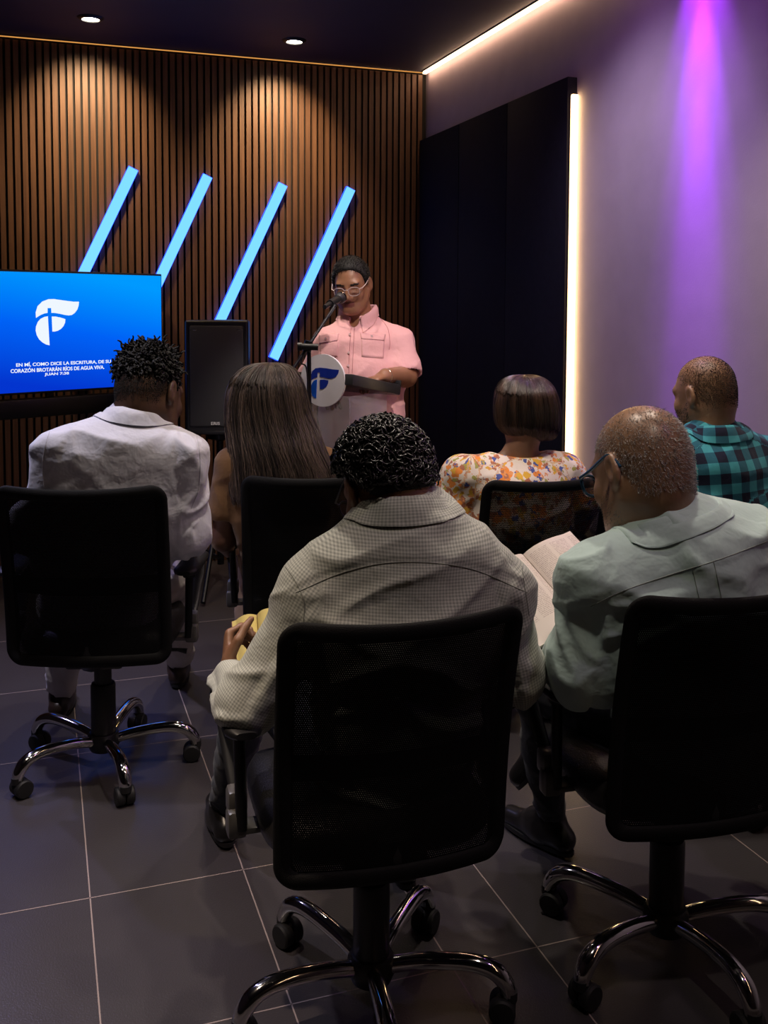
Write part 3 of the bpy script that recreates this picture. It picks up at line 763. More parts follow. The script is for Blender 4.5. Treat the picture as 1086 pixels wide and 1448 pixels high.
class Head:
    def __init__(s, c, yaw, pitch, roll=0, k=1.0): s.c = np.asarray(c, float); s.R = rotm(yaw, pitch, roll); s.k = k
    def p(s, *v): return s.c+s.R@(np.asarray(v, float)*s.k)
    def loc(s, P_): return ((P_-s.c)@s.R)/s.k
    def el(s, c, r, k=.02, R=None): return EL(s.p(*c), np.asarray(r)*s.k, s.R if R is None else s.R@R, k*s.k, 'head')
    def rc(s, a, b, ra, rb=None, k=.02): return RC(s.p(*a), s.p(*b), ra*s.k, (ra if rb is None else rb)*s.k, k*s.k, 'head')
def head_prims(H, male=True, bald=False):
    P_ = [H.el((0, -.014, .030), (.077, .098, .090), .01), H.el((0, .022, -.030), (.064, .074, .088), .03), H.el((0, -.045, -.02), (.062, .058, .06), .03)]
    if male: P_.append(H.el((0, .030, -.082), (.056, .055, .040), .03))
    for s in (-1, 1):
        P_ += [H.rc((s*.055, -.002, -.050), (s*.022, .068, -.098), .022, .018, .03), H.el((s*.040, .066, -.030), (.022, .018, .022), .02)]
    P_ += [H.el((0, .078, -.100), (.024, .018, .017), .025), H.rc((-.042, .073, .022), (.042, .073, .022), .011, k=.02)]
    P_ += [H.rc((0, .086, .008), (0, .108, -.033), .009, .0125, .012), H.el((-.0125, .099, -.038), (.0085, .011, .0075), .008), H.el((.0125, .099, -.038), (.0085, .011, .0075), .008)]
    P_ += [H.el((0, .086, -.064), (.024, .012, .0055), .005), H.el((0, .084, -.074), (.020, .011, .0065), .005)]
    for s in (-1, 1):
        e = math.radians(14)*s; Rz = np.array([[math.cos(e), -math.sin(e), 0], [math.sin(e), math.cos(e), 0], [0, 0, 1]])
        t = math.radians(-10); Rt = np.array([[1, 0, 0], [0, math.cos(t), -math.sin(t)], [0, math.sin(t), math.cos(t)]])
        P_ += [H.el((s*.084, -.012, -.004), (.0095, .021, .035), .006, Rz@Rt), H.el((s*.079, -.006, -.030), (.007, .011, .012), .008)]
    return P_
def head_cuts(H):
    out = []
    for s in (-1, 1):
        out += [H.el((s*.032, .096, .002), (.019, .014, .012), .012), H.el((s*.0935, -.008, -.003), (.0065, .011, .020), .004)]
    return out
def eye_prims(H):
    return [H.el((s*.032, .079, .001), (.0135, .0125, .0125), .004) for s in (-1, 1)]
def hand_prims(w, d, n, s, curl=(35, 45, 30), k=1.0, spread=1, thumb=.5):
    """w wrist, d forward, n palm-facing normal, s towards the thumb"""
    d = np.asarray(d, float); d /= np.linalg.norm(d); n = np.asarray(n, float); n = n-d*(n@d); n /= np.linalg.norm(n)
    s_ = np.cross(d, n); s_ = s_ if s_@np.asarray(s, float) > 0 else -s_
    w = np.asarray(w, float); P_ = [EC(w+d*.012*k, w+d*.085*k, .026*k, .018*k, .041*k, .0135*k, s_, .015*k, 'hand')]
    for off, L, r in ((.029, .072, .0088), (.0098, .080, .0092), (-.0096, .075, .0088), (-.0275, .058, .0078)):
        p = w+d*.084*k+s_*off*k; dr = d+s_*off*1.5*spread; dr /= np.linalg.norm(dr); nn = n.copy()
        for j, (fr, c) in enumerate(zip((.45, .31, .24), curl)):
            a = math.radians(c); dr, nn = dr*math.cos(a)+nn*math.sin(a), nn*math.cos(a)-dr*math.sin(a)
            q = p+dr*L*fr*k; P_.append(RC(p, q, r*k*(1-.08*j), r*k*(1-.08*(j+1)), .005*k, 'hand')); p = q
    p = w+d*.022*k+s_*.026*k; dr = d*.62+s_*.62+n*.48*thumb*2; dr /= np.linalg.norm(dr)
    q = p+dr*.045*k; P_.append(RC(p, q, .0135*k, .0110*k, .012*k, 'hand'))
    dr2 = d*.85+s_*.15+n*.45; dr2 /= np.linalg.norm(dr2); m = q+dr2*.032*k; P_.append(RC(q, m, .0108*k, .0098*k, .005*k, 'hand'))
    P_.append(RC(m, m+(dr2+n*.2)*.022*k, .0098*k, .0078*k, .004*k, 'hand')); return P_
def strand_mesh(P_, rad, sides=3):
    """P_ (n,T,3) polylines -> vertices, quads, one random value per strand"""
    n, T, _ = P_.shape; tan = np.gradient(P_, axis=1); tan /= np.linalg.norm(tan, axis=2)[..., None]+1e-9
    ref = np.where(np.abs(tan[..., 2:3]) > .9, np.array([1., 0, 0]), np.array([0, 0, 1.])); a = np.cross(tan, ref); a /= np.linalg.norm(a, axis=2)[..., None]+1e-9; b = np.cross(tan, a)
    an = np.arange(sides)*2*np.pi/sides; rad = np.broadcast_to(rad, (n, T))
    V = P_[:, :, None]+rad[:, :, None, None]*(np.cos(an)[:, None]*a[:, :, None]+np.sin(an)[:, None]*b[:, :, None])
    base = (np.arange(n)[:, None, None]*T+np.arange(T-1)[None, :, None])*sides; j = np.arange(sides)[None, None]; k = (j+1) % sides
    F = np.stack([base+j, base+k, base+sides+k, base+sides+j], -1).reshape(-1, 4)
    return V.reshape(-1, 3), F, np.repeat(RNG.random(n), T*sides)
def sample_surface(V, Q, N, n, keep=None):
    a = np.linalg.norm(np.cross(V[Q[:, 2]]-V[Q[:, 0]], V[Q[:, 3]]-V[Q[:, 1]]), axis=1)
    if keep is not None: a = a*keep[Q].mean(1)
    f = RNG.choice(len(Q), n, p=a/a.sum()); w = RNG.dirichlet(np.ones(4), n)
    P_ = (V[Q[f]]*w[..., None]).sum(1); NN = (N[Q[f]]*w[..., None]).sum(1); return P_, NN/np.linalg.norm(NN, axis=1)[:, None]
ZLINE = dict(short=([-.12, -.06, -.03, .0, .02, .05, .09, .12], [-.075, -.070, -.030, .000, .018, .045, .062, .07]))
def hair_cap(H, t, zl, h, taper=.0, k=.012):
    """scalp shell of thickness t above the hairline"""
    pr = [H.el((0, -.014, .030), (.077+t, .098+t, .090+t), .01), H.el((0, -.045, -.02), (.062+t*.6, .058+t*.6, .06), .03)]
    def post(D, g):
        q = H.loc(g); z = np.interp(q[..., 1], *zl); c = (z-q[..., 2])*H.k*.8; return -smin(-D, -c, k)
    return surface(pr, h, post=post)
def curls(P_, N, r=.008, tube=.002, T=9, turns=.85, bulge=.6, sides=4):
    n = len(P_); t1 = np.cross(N, RNG.normal(size=(n, 3))); t1 /= np.linalg.norm(t1, axis=1)[:, None]; t2 = np.cross(N, t1)
    ax = N*(1-bulge)+t2*bulge; a = np.linspace(0, 2*np.pi*turns, T)[None]+RNG.random((n, 1))*6
    rr = r*(.65+.7*RNG.random((n, 1)))
    X = P_[:, None]+(np.cos(a)*rr)[..., None]*t1[:, None]+(np.sin(a)*rr)[..., None]*(t2*.75+N*.66)[:, None]+(np.linspace(-.3, .5, T)[None]*rr)[..., None]*N[:, None]
    return strand_mesh(X, tube, sides)
def join(*parts):
    """(V,F,rnd) parts -> one"""
    V, F, A, n = [], [], [], 0
    for v, f, a in parts: V.append(v); F.append(f+n); A.append(np.broadcast_to(a, (len(v),)) if np.ndim(a) == 0 else a); n += len(v)
    return np.concatenate(V), np.concatenate(F), np.concatenate(A)

# ------------------------------------------------------------------ a clothed figure
def skin_mat(name, c, c2, rough=.45):
    m = mat(name, c, rough, noise=(14, c2, .3, .75), bump=(160, .25, .0015)); m.node_tree.nodes['Principled BSDF'].inputs['Subsurface Weight'].default_value = .08
    m.node_tree.nodes['Principled BSDF'].inputs['Subsurface Radius'].default_value = (.01, .004, .002); return m
LIP = mat('lips', (.20, .065, .055), .4); LASH = mat('eyelash', (.01, .008, .007), .6)
class Figure:
    """joints J in the camera-heading frame; body is one continuous surface, clothes and hair are its children"""
    def __init__(s, label, J, H, skin, sizes, h=.006, male=True, push=0):
        cc = np.array([0, 0, CAM_H]); s.sock = True
        if push:
            for k in ('nk', 'up', 'ch', 'ws', 'shL', 'shR', 'elL', 'elR', 'wrL', 'wrR'): J[k] = cc+(J[k]-cc)*(1+push/J[k][1])
            H.k *= 1+push/H.c[1]; H.c = cc+(H.c-cc)*(1+push/H.c[1]); f = 1+push/J['ch'][1]
            sizes = {k: tuple(np.array(v)*(f if k != 'leg' else 1)) if np.ndim(v) else v*f for k, v in sizes.items()}
        s.J = {k: np.asarray(v, float) for k, v in J.items()}; s.H = H; s.z = sizes; s.male = male; s.skin = skin; s.h = h
        s.o = s.J['pv']*np.array([1, 1, 0]); s.label = label
        s.right = s.J['shR']-s.J['shL']; s.right /= np.linalg.norm(s.right)
        s.rpel = s.J['hipR']-s.J['hipL']; s.rpel /= np.linalg.norm(s.rpel)
    def contact(s, V, gap):
        """cloth resting against the chair's mesh back follows it"""
        ch = getattr(s, 'chair', None)
        if ch is None: return V
        a = ch.rotation_euler.z+YAW; o = np.array([ch.location.x, ch.location.y, 0]); o = np.array([o@_r, o@_hf, 0])
        R = np.array([[math.cos(a), -math.sin(a), 0], [math.sin(a), math.cos(a), 0], [0, 0, 1]]); q = (V-o)@R
        u = np.clip(q[:, 0]/.232, -1.2, 1.2); v = (q[:, 2]-.395)/.535
        vv = np.clip(v, 0, 1); lim = -.190-.085*vv+.018*np.sin(math.pi*vv)+.035*u*u+gap
        fade = np.clip((1.75-v)/.75, 0, 1)*np.clip((v+.2)/.2, 0, 1)
        d = lim-q[:, 1]; k = .02; push_ = np.where(d > k, d, np.where(d > -k, (d+k)**2/(4*k), 0))
        q[:, 1] += push_*fade
        return q@R.T+o
    def torso(s, g=0, k=.06):
        z = s.z; J = s.J; rm = s.right*.6+s.rpel*.4
        pts = [('pv', s.rpel), ('ws', rm), ('ch', s.right), ('up', s.right)]; out = []
        for (a, r), (b, _) in zip(pts[:-1], pts[1:]):
            out.append(EC(J[a], J[b], z[a][0]+g, z[a][1]+g, z[b][0]+g, z[b][1]+g, r, k, 'torso'))
        tr = z.get('trap', .055)
        for sd in ('L', 'R'):
            out.append(RC(J['nk'], J['sh'+sd], tr+g, z['sh'][0]*.92+g, k, 'torso'))
            out.append(RC(J['up'], J['sh'+sd], z['up'][1]*.85+g, z['sh'][0]*.95+g, k, 'torso'))
        return out
    def arms(s, g=0, k=.03, to=1.0, which='LR', fore=True):
        out = []; J = s.J; ru, re, rw = s.z['sh'][0], s.z['sh'][1], s.z['sh'][2]
        for sd in which:
            out.append(RC(J['sh'+sd], J['el'+sd], ru+g, re+g, k, 'arm'+sd))
            if fore:
                e = J['el'+sd]; w = e+(J['wr'+sd]-e)*to; out.append(RC(e, w, re+g, re+(rw-re)*to+g, k, 'fore'+sd))
        return out
    def legs(s, g=0, k=.03, shin=1.0):
        out = []; J = s.J; a, b, c = s.z['leg']
        for sd in 'LR':
            out.append(RC(J['hip'+sd], J['kn'+sd], a+g, b+g, k, 'thigh'+sd)); q = J['kn'+sd]+(J['an'+sd]-J['kn'+sd])*shin
            out.append(RC(J['kn'+sd], q, b*.95+g, b+(c-b)*shin+g, k, 'shin'+sd))
        return out
    def build(s, hands, inset=-.020, sleeve_skin=False):
        J = s.J; H = s.H; pr = s.torso(inset, .04)
        a = s.z['sh']; skin_arm = s.z.get('skinarm', (a[0]-.012, a[1]-.014, a[2]-.012)); fa = s.z['sh']; s.z['sh'] = skin_arm; pr += s.arms(0, .02); s.z['sh'] = fa
        lg = s.z['leg']; pr += s.legs(-.016, .02)
        nr = s.z.get('neck', (.056, .060)); pr += [RC(H.p(0, -.032, -.055), J['nk'], nr[0], nr[1], .035, 'head')]
        for sd in 'LR':
            f = J['to'+sd]-J['an'+sd]; f = f/np.linalg.norm(f); pr.append(RC(J['an'+sd], J['an'+sd]+f*.03-np.array([0, 0, .02]), .026, .022, .02, 'foot'))
        for sd, hd in hands.items(): pr += hand_prims(J['wr'+sd], *hd)
        pr += head_prims(H, s.male)
        V, Q = surface(pr, s.h, cuts=head_cuts(H))
        V = relax(V, Q, 1, .35); V = s.contact(V, .03)
        # lips, brows as material patches
        q = H.loc(V[Q].mean(1)); mi = np.zeros(len(Q), np.int32)
        lip = (np.abs(q[:, 0]) < .023) & (q[:, 1] > .080) & (q[:, 2] < -.058) & (q[:, 2] > -.081); mi[lip] = 1
        brow = (np.abs(np.abs(q[:, 0])-.034) < .019) & (q[:, 1] > .06) & (np.abs(q[:, 2]-.022-.05*(np.abs(q[:, 0])-.034)) < .0045); mi[brow] = 2
        s.body = add_obj('person', V-s.o, Q, [s.skin, LIP, LASH], midx=mi)
        w = L2W(s.o); s.body.location = w; s.body.rotation_euler = (0, 0, -YAW); tag(s.body, s.label, 'person'); return s.body
    def add(s, name, V, F, m, attrs=None, smooth=True, label=None, parent=None):
        o = add_obj(name, np.asarray(V)-s.o, F, m, parent or s.body, smooth, attrs=attrs)
        if label: o['label'] = label
        return o
    def mb(s, b, name, m, ang=40, parent=None):
        b.V = [v-s.o for v in b.V]; return b.build(name, m, parent or s.body, ang=ang)
    def shirt(s, m, h=.006, amp=.012, to=.95, seed=0, which='LR', fore=True, cuts=(), k=.045, extra=(), name='shirt', yoke=None, hem=None, sleeve=None, smooth=1):
        pr = s.torso(0, .06)
        if sleeve: save = s.z['sh']; s.z['sh'] = sleeve
        pr += s.arms(0, k, to, which, fore)
        if sleeve: s.z['sh'] = save
        pr += list(extra)
        V, Q = surface(pr, h, cuts=cuts, post=hem); V = relax(V, Q, smooth, .4); N = vnormals(V, Q); uv = cloth_uv(V, pr)
        V = relax(folds(V, N, pr, None, amp, seed), Q, 2, .5)
        if yoke: V = V+N*yoke(V)[:, None]
        V = s.contact(V, .012)
        o = s.add(name, V, Q, m, {'cloth': uv}); s.shirt_geo = (V, Q, N); s.shirt_obj = o; return o
    def trousers(s, m, h=.009, amp=.012, seed=3, shin=.93, sizes=None):
        if sizes: save = s.z['leg']; s.z['leg'] = sizes
        pr = s.legs(0, .04, shin)+[EC(s.J['pv']+np.array([0, 0, -.03]), s.J['pv']*.4+s.J['ws']*.6, s.z['pv'][0]-.004, s.z['pv'][1]-.004, s.z['ws'][0]-.006, s.z['ws'][1]-.006, s.rpel, .05)]
        if sizes: s.z['leg'] = save
        V, Q = surface(pr, h); N = vnormals(V, Q); uv = cloth_uv(V, pr); V = s.contact(folds(V, N, pr, None, amp, seed), .020); return s.add('trousers', V, Q, m, {'cloth': uv})
    def shoes(s, m, h=.007, L=.21):
        out = []
        for sd in 'LR':
            a = s.J['an'+sd]; f = s.J['to'+sd]-a; up = np.array([0, 0, 1.]) if abs(f[2]) < .12 else np.cross(np.cross(f, [0, 0, 1.]), f)
            up = up/np.linalg.norm(up); d = f-up*(f@up); d /= np.linalg.norm(d); r = np.cross(d, up); b = a-up*.055
            pr = [RC(b-d*.045, b+d*.03, .036, .036, .03, 'x'), RC(b+d*.03-up*.006, b+d*.15-up*.012, .040, .030, .03, 'x'), RC(a-up*.012, b+d*.05+up*.02, .042, .036, .03, 'x')]
            cut = [EL(a+up*.045, (.036, .036, .05), None, .01), EL(b-up*.28, (.25, .25, .245), None, .004)]
            V, Q = surface(pr, h)
            kn = J_kn = s.J['kn'+sd]; sd_ = (kn-a)/np.linalg.norm(kn-a); s.mb(MB().tube([a-sd_*.01, a+sd_*.05, a+sd_*.12], [.040, .038, .044], 16), 'sock', m_sock)
            zz = (V-b)@up; V = V-up*np.minimum(zz+.034, 0)[:, None]          # flat sole
            sh = s.add('shoe', V, Q, m)
            # sole rim
            g = MB(); ring = []
            for t in np.linspace(0, 2*np.pi, 28, endpoint=False):
                w_ = .040 if math.cos(t) > -.2 else .037
                ring.append(b+d*(.052+.128*math.cos(t)*(1 if math.cos(t) > 0 else 1.02))+r*w_*math.copysign(abs(math.sin(t))**.8, math.sin(t))-up*.036)
            g.prism(np.array(ring), up*.012); s.mb(g, 'sole', M['black_rubber'], parent=sh)
        return out
    def collar(s, c, axis, fwd, rx, ry, m, stand=.032, fall=.042, spread=.012, a0=-150, a1=150, thick=.004, point=.03, name='collar', drop=0, buttons=()):
        """folded shirt collar round the neck: c centre of its base, axis up the neck, fwd to the throat"""
        ax = np.asarray(axis, float); ax /= np.linalg.norm(ax); f = np.asarray(fwd, float); f = f-ax*(f@ax); f /= np.linalg.norm(f); r = np.cross(f, ax)
        rows = []; A = np.radians(np.linspace(a0, a1, 64))
        for a in A:
            rad = lambda e: (-math.cos(a)*(ry+e))*f+math.sin(a)*(rx+e)*r
            front = max(0, abs(math.degrees(a))-95)/55.0
            st = stand*(1-.35*front); fl_ = fall+point*front**1.5
            base = np.asarray(c)+rad(0)-ax*drop*front
            p = []
            for t in np.linspace(0, 1, 5): p.append(base+ax*st*t+(rad(-.004*t)-rad(0)))
            for t in np.linspace(.2, 1, 3): p.append(base+ax*(st+.003*math.sin(math.pi*t))+(rad(.006*t)-rad(0)))
            for t in np.linspace(.15, 1, 7): p.append(base+ax*(st-fl_*t)+(rad(.006+spread*t**.8)-rad(0)))
            p2 = [p[-1]+(rad(-thick)-rad(0))]
            rows.append(p+p2)
        G = np.array(rows); nv = G.shape[1]
        b = MB(); b.grid(G); o = s.mb(b, name, m, ang=80)
        so = o.modifiers.new('cloth thickness', 'SOLIDIFY'); so.thickness = .0025; so.offset = 0
        # cloth coordinates: round the neck, down the fall
        uv = np.zeros((len(o.data.vertices), 3), np.float32); ii = np.arange(64*nv)
        uv[:, 0] = np.repeat(A*rx, nv); uv[:, 1] = np.tile(np.arange(nv)*.008, 64)
        at = o.data.attributes.new('cloth', 'FLOAT_VECTOR', 'POINT'); at.data.foreach_set('vector', uv.ravel())
        # the fall rests on the shirt
        V_, Q_, _n = s.shirt_geo; from mathutils.bvhtree import BVHTree
        bv = BVHTree.FromPolygons([tuple(v) for v in V_], [tuple(q) for q in Q_])
        co = np.array([v.co[:] for v in o.data.vertices])+s.o; k = np.tile(np.arange(nv), 64); w_ = np.clip((k-(nv-7))/6.0, 0, 1)
        co0 = co.copy()
        for i_ in np.nonzero(w_ > 0)[0]:
            hit, nn, _i, dist = bv.find_nearest(Vector(co[i_]))
            if hit is None or dist > .06: continue
            tgt = np.array(hit)+np.array(nn)*.004
            inside = (Vector(co[i_])-hit).dot(nn) < .004
            ww = 1.0 if inside else w_[i_]**1.5
            co[i_] = co[i_]*(1-ww)+tgt*ww
        dl = (co-co0).reshape(64, nv, 3)
        for _ in range(4): dl[1:-1] = .5*dl[1:-1]+.25*(dl[2:]+dl[:-2])
        co = co0+dl.reshape(-1, 3)
        o.data.vertices.foreach_set('co', (co-s.o).astype(np.float32).ravel()); o.data.update()
        return o
    def hair(s, V, F, rnd, m, name='hair', label=None):
        return s.add(name, V, F, m, {'rnd': rnd}, label=label)
def bez_glasses(fig, H, m_frame, m_lens, rim=.0022, w=.024, hgt=.019, y=.112, temple_z=.006, lens=True, square=.8, tw=.0022):
    """spectacles worn on the head"""
    b = MB(); b2 = MB()
    for s in (-1, 1):
        pts = []
        for t in np.linspace(0, 2*np.pi, 33):
            ca, sa = math.cos(t), math.sin(t)
            x_ = s*.034+w*math.copysign(abs(ca)**square, ca); z_ = -.003+hgt*math.copysign(abs(sa)**square, sa); pts.append(H.p(x_, y-.010*(abs(x_)/.06)**2, z_))
        b.tube(pts, rim*H.k, 8, cap=False)
        disc_ = np.array(pts[:-1]); b2.prism(disc_, H.R@np.array([0, -.0012, 0]))
        b.tube([H.p(s*.058, y-.010, .006), H.p(s*.070, y-.020, .008)], rim*H.k, 8)
        b.tube(smooth_path([H.p(s*.070, y-.019, .008), H.p(s*.079, .05, temple_z+.006), H.p(s*.0855, -.005, temple_z+.018), H.p(s*.0865, -.022, temple_z+.008), H.p(s*.085, -.034, temple_z-.012)], 20), tw*H.k, 8, flat=1.0)
    b.tube(smooth_path([H.p(-.011, y-.001, .004), H.p(0, y+.003, .008), H.p(.011, y-.001, .004)], 8), rim*H.k, 8)
    g = fig.mb(b, 'glasses', m_frame)
    if lens: fig.mb(b2, 'lens', m_lens, parent=g)
    return g
# ------------------------------------------------------------------ people
from mathutils.bvhtree import BVHTree
def seated(pv, th, knee_dx=.07, lean=None):
    """hips, knees, ankles, toes of a seated figure whose hips face th degrees to the left"""
    t = math.radians(th); r = np.array([math.cos(t), math.sin(t), 0]); f = np.array([-math.sin(t), math.cos(t), 0]); J = {}
    for sd, s in (('L', -1), ('R', 1)):
        J['hip'+sd] = pv+r*s*.09+np.array([0, 0, -.005])+f*.02
        k = pv+r*s*(.09+knee_dx)+f*.42; k[2] = .545; J['kn'+sd] = k
        a = k+f*.02; a[2] = .095; J['an'+sd] = a; J['to'+sd] = a+f*.16+r*s*.02
    return J, r, f
def trace_on(fig, pts, n=40, lift=.0008, geo=None):
    """follow a seam seen in the photograph over the cloth it lies on"""
    V, Q, _ = geo or fig.shirt_geo; bv = BVHTree.FromPolygons([tuple(v) for v in V], [tuple(q) for q in Q])
    px = smooth_path(np.array([(x, y, 0) for x, y in pts], float), n); out = []
    c = Vector((0, 0, CAM_H))
    for x, y, _z in px:
        d = ray(x, y); d = np.array([d@_r, d@_hf, d[2]]); d /= np.linalg.norm(d)
        hit = bv.ray_cast(c, Vector(d))
        if hit[0] is not None: out.append(np.array(hit[0])-d*lift)
    return np.array(out)
def seam(fig, pts, m, r=.0008, name='seam', n=40):
    p = trace_on(fig, pts, n)
    if len(p) > 3: fig.mb(MB().tube(p, r, 6), name, m)
def noshow(*a): pass
def ledge(xs, zs, th=.003, back=0):
    c = np.polyfit(xs, zs, 2)
    return lambda V: th/(1+np.exp(-(V[:, 2]-np.polyval(c, V[:, 0]))/.0015))*(V[:, 1] < back)

m_navy = cloth_mat('dark_trousers', (.018, .019, .026), .8)
m_denim = cloth_mat('dark_denim', (.020, .024, .036), .8)
m_sock = cloth_mat('dark_sock', (.012, .013, .018), .8)
m_white_tr = cloth_mat('white_trousers', (.62, .56, .54), .8)
m_khaki = cloth_mat('khaki_trousers', (.30, .20, .12), .8)
m_beige = cloth_mat('beige_trousers', (.46, .37, .28), .8)
m_shoe = mat('black_shoe_leather', (.012, .011, .011), .28)
m_brownshoe = mat('brown_shoe_leather', (.035, .020, .014), .4)
m_lens = mat('glasses_lens', (.9, .9, .9), .05); 
nt = m_lens.node_tree; tr = nt.nodes.new('ShaderNodeBsdfTransparent'); gl = nt.nodes.new('ShaderNodeBsdfGlossy'); gl.inputs['Roughness'].default_value = .04
mx = nt.nodes.new('ShaderNodeMixShader'); mx.inputs[0].default_value = .10
nt.links.new(tr.outputs[0], mx.inputs[1]); nt.links.new(gl.outputs[0], mx.inputs[2]); nt.links.new(mx.outputs[0], nt.nodes['Material Output'].inputs[0])
m_thread = mat('seam_thread', (.22, .23, .20), .9)
HB = hair_mat('black_curly_hair', (.006, .006, .006), (.020, .018, .018), .34, .55)
HT = hair_mat('black_twisted_hair', (.004, .0035, .0035), (.012, .011, .010), .6, .3)
HBASE = mat('hair_base', (.006, .0055, .005), .7)

# ---- man in grey check, front centre ------------------------------------------------
def man_check():
    pv = PL(556, 1080, 2.09); J, r, f = seated(pv, 16)
    J.update(nk=PL(572, 716, 2.06), up=PL(573, 802, 2.03), ch=PL(568, 890, 2.03), ws=PL(560, 1000, 2.06), pv=pv,
             shL=PL(446, 838, 2.01), shR=PL(702, 834, 2.09), elL=PL(350, 993, 1.99), wrL=PL(324, 952, 2.15), elR=PL(727, 955, 2.12), wrR=PL(675, 930, 2.34))
    J['knL'] = np.array([-.33, 2.52, .55]); J['anL'] = np.array([-.455, 2.74, .10]); J['toL'] = J['anL']+np.array([-.05, .15, 0])
    H = Head(PL(542, 690, 2.10), 29, 32, 2, 1.03)
    fig = Figure('person in a grey checked shirt seated at front centre, head bowed over a small book', J, H, skin_mat('skin_check', (.27, .135, .075), (.21, .10, .055)),
                 dict(pv=(.175, .125), ws=(.172, .12), ch=(.195, .122), up=(.185, .105), sh=(.066, .060, .038), leg=(.082, .064, .045), trap=.058, neck=(.062, .068)), .0055)
    fig.chair = chairs['G']
    fig.build({'L': (np.array([-.10, .75, .62]), (1, .1, 0), (.1, -.4, .8), (58, 62, 40)), 'R': (np.array([-.4, .9, .1]), (-.6, 0, -1), (-1, 0, 0), (30, 35, 20))})
    m = cloth_mat('grey_check_cloth', (.5, .5, .45), .85, .5, pat_check((.57, .58, .52), (.42, .435, .39), (.285, .30, .27), .0064))
    fig.shirt(m, .0055, .017, .93, seed=1, yoke=ledge((-.173, .0235, .285), (.961, 1.0235, .954), .003, 2.03))
    cc = fig.J['nk']+np.array([0, -.015, -.022]); fig.collar(cc, np.array([-.05, .22, 1.]), H.R@np.array([0, 1, 0]), .080, .076, m, .040, .052, .020, drop=.0)
    seam(fig, [(418, 838), (490, 808), (565, 795), (660, 803), (746, 838)], m_thread)
    seam(fig, [(400, 797), (418, 822), (430, 852), (428, 890)], m_thread); seam(fig, [(738, 800), (742, 830), (748, 870)], m_thread)
    fig.trousers(m_denim); fig.shoes(m_shoe)
    # short dense curls with a faded nape
    V, Q = hair_cap(H, .016, ([-.12, -.07, -.045, -.02, .02, .06, .12], [-.050, -.046, -.010, .040, .050, .065, .078]), .006); N = vnormals(V, Q)
    q = H.loc(V); keep = (q[:, 2] > np.interp(q[:, 1], [-.12, -.06, -.02, .02, .12], [-.036, -.012, .046, .056, .075])).astype(float)
    P_, NN = sample_surface(V, Q, N, 2600, keep); 
    c1 = curls(P_+NN*.004, NN, .0095, .0023, 10, .9)
    P2, N2 = sample_surface(V, Q, N, 1500, 1-keep*.9); st = np.stack([P2, P2+N2*.003+np.array([0, 0, -.002])], 1)
    s1 = strand_mesh(st, np.array([[.0008, .0003]]), 3)
    base = fig.hair(*join((V, Q, 0.)), HBASE); add_obj('curls', c1[0]-fig.o, c1[1], HB, base, attrs={'rnd': c1[2]})
    add_obj('nape_stubble', s1[0]-fig.o, s1[1], HB, base, attrs={'rnd': s1[2]})
    # jaw stubble
    bez_glasses(fig, H, mat('dark_glasses_frame', (.02, .02, .022), .3, .3), m_lens, .0018)
    fig_beard(fig, H, 1500, HBASE)
    return fig
def fig_beard(fig, H, n, m, ln=.004, rad=.0007):
    me = fig.body.data; V = np.array([v.co[:] for v in me.vertices])+fig.o; Q = np.array([p.vertices[:] for p in me.polygons]); N = vnormals(V, Q); q = H.loc(V)
    zt = np.interp(q[:, 1], [0, .03, .07, .09], [.0, -.035, -.045, -.048])
    keep = ((q[:, 1] > .010) & (q[:, 1] < .12) & (q[:, 2] < zt) & (q[:, 2] > -.125) & (np.abs(q[:, 0]) < .078)).astype(float)
    keep *= ~((np.abs(q[:, 0]) < .026) & (q[:, 2] > -.080) & (q[:, 2] < -.056))
    if keep.sum() < 10: return
    P_, NN = sample_surface(V, Q, N, n, keep); d = NN*.5+H.R@np.array([0, .2, -.8])
    s = strand_mesh(np.stack([P_-NN*.001, P_+d*ln], 1), np.array([[rad, rad*.4]]), 3); return add_obj('beard', s[0]-fig.o, s[1], m, fig.body, attrs={'rnd': s[2]})

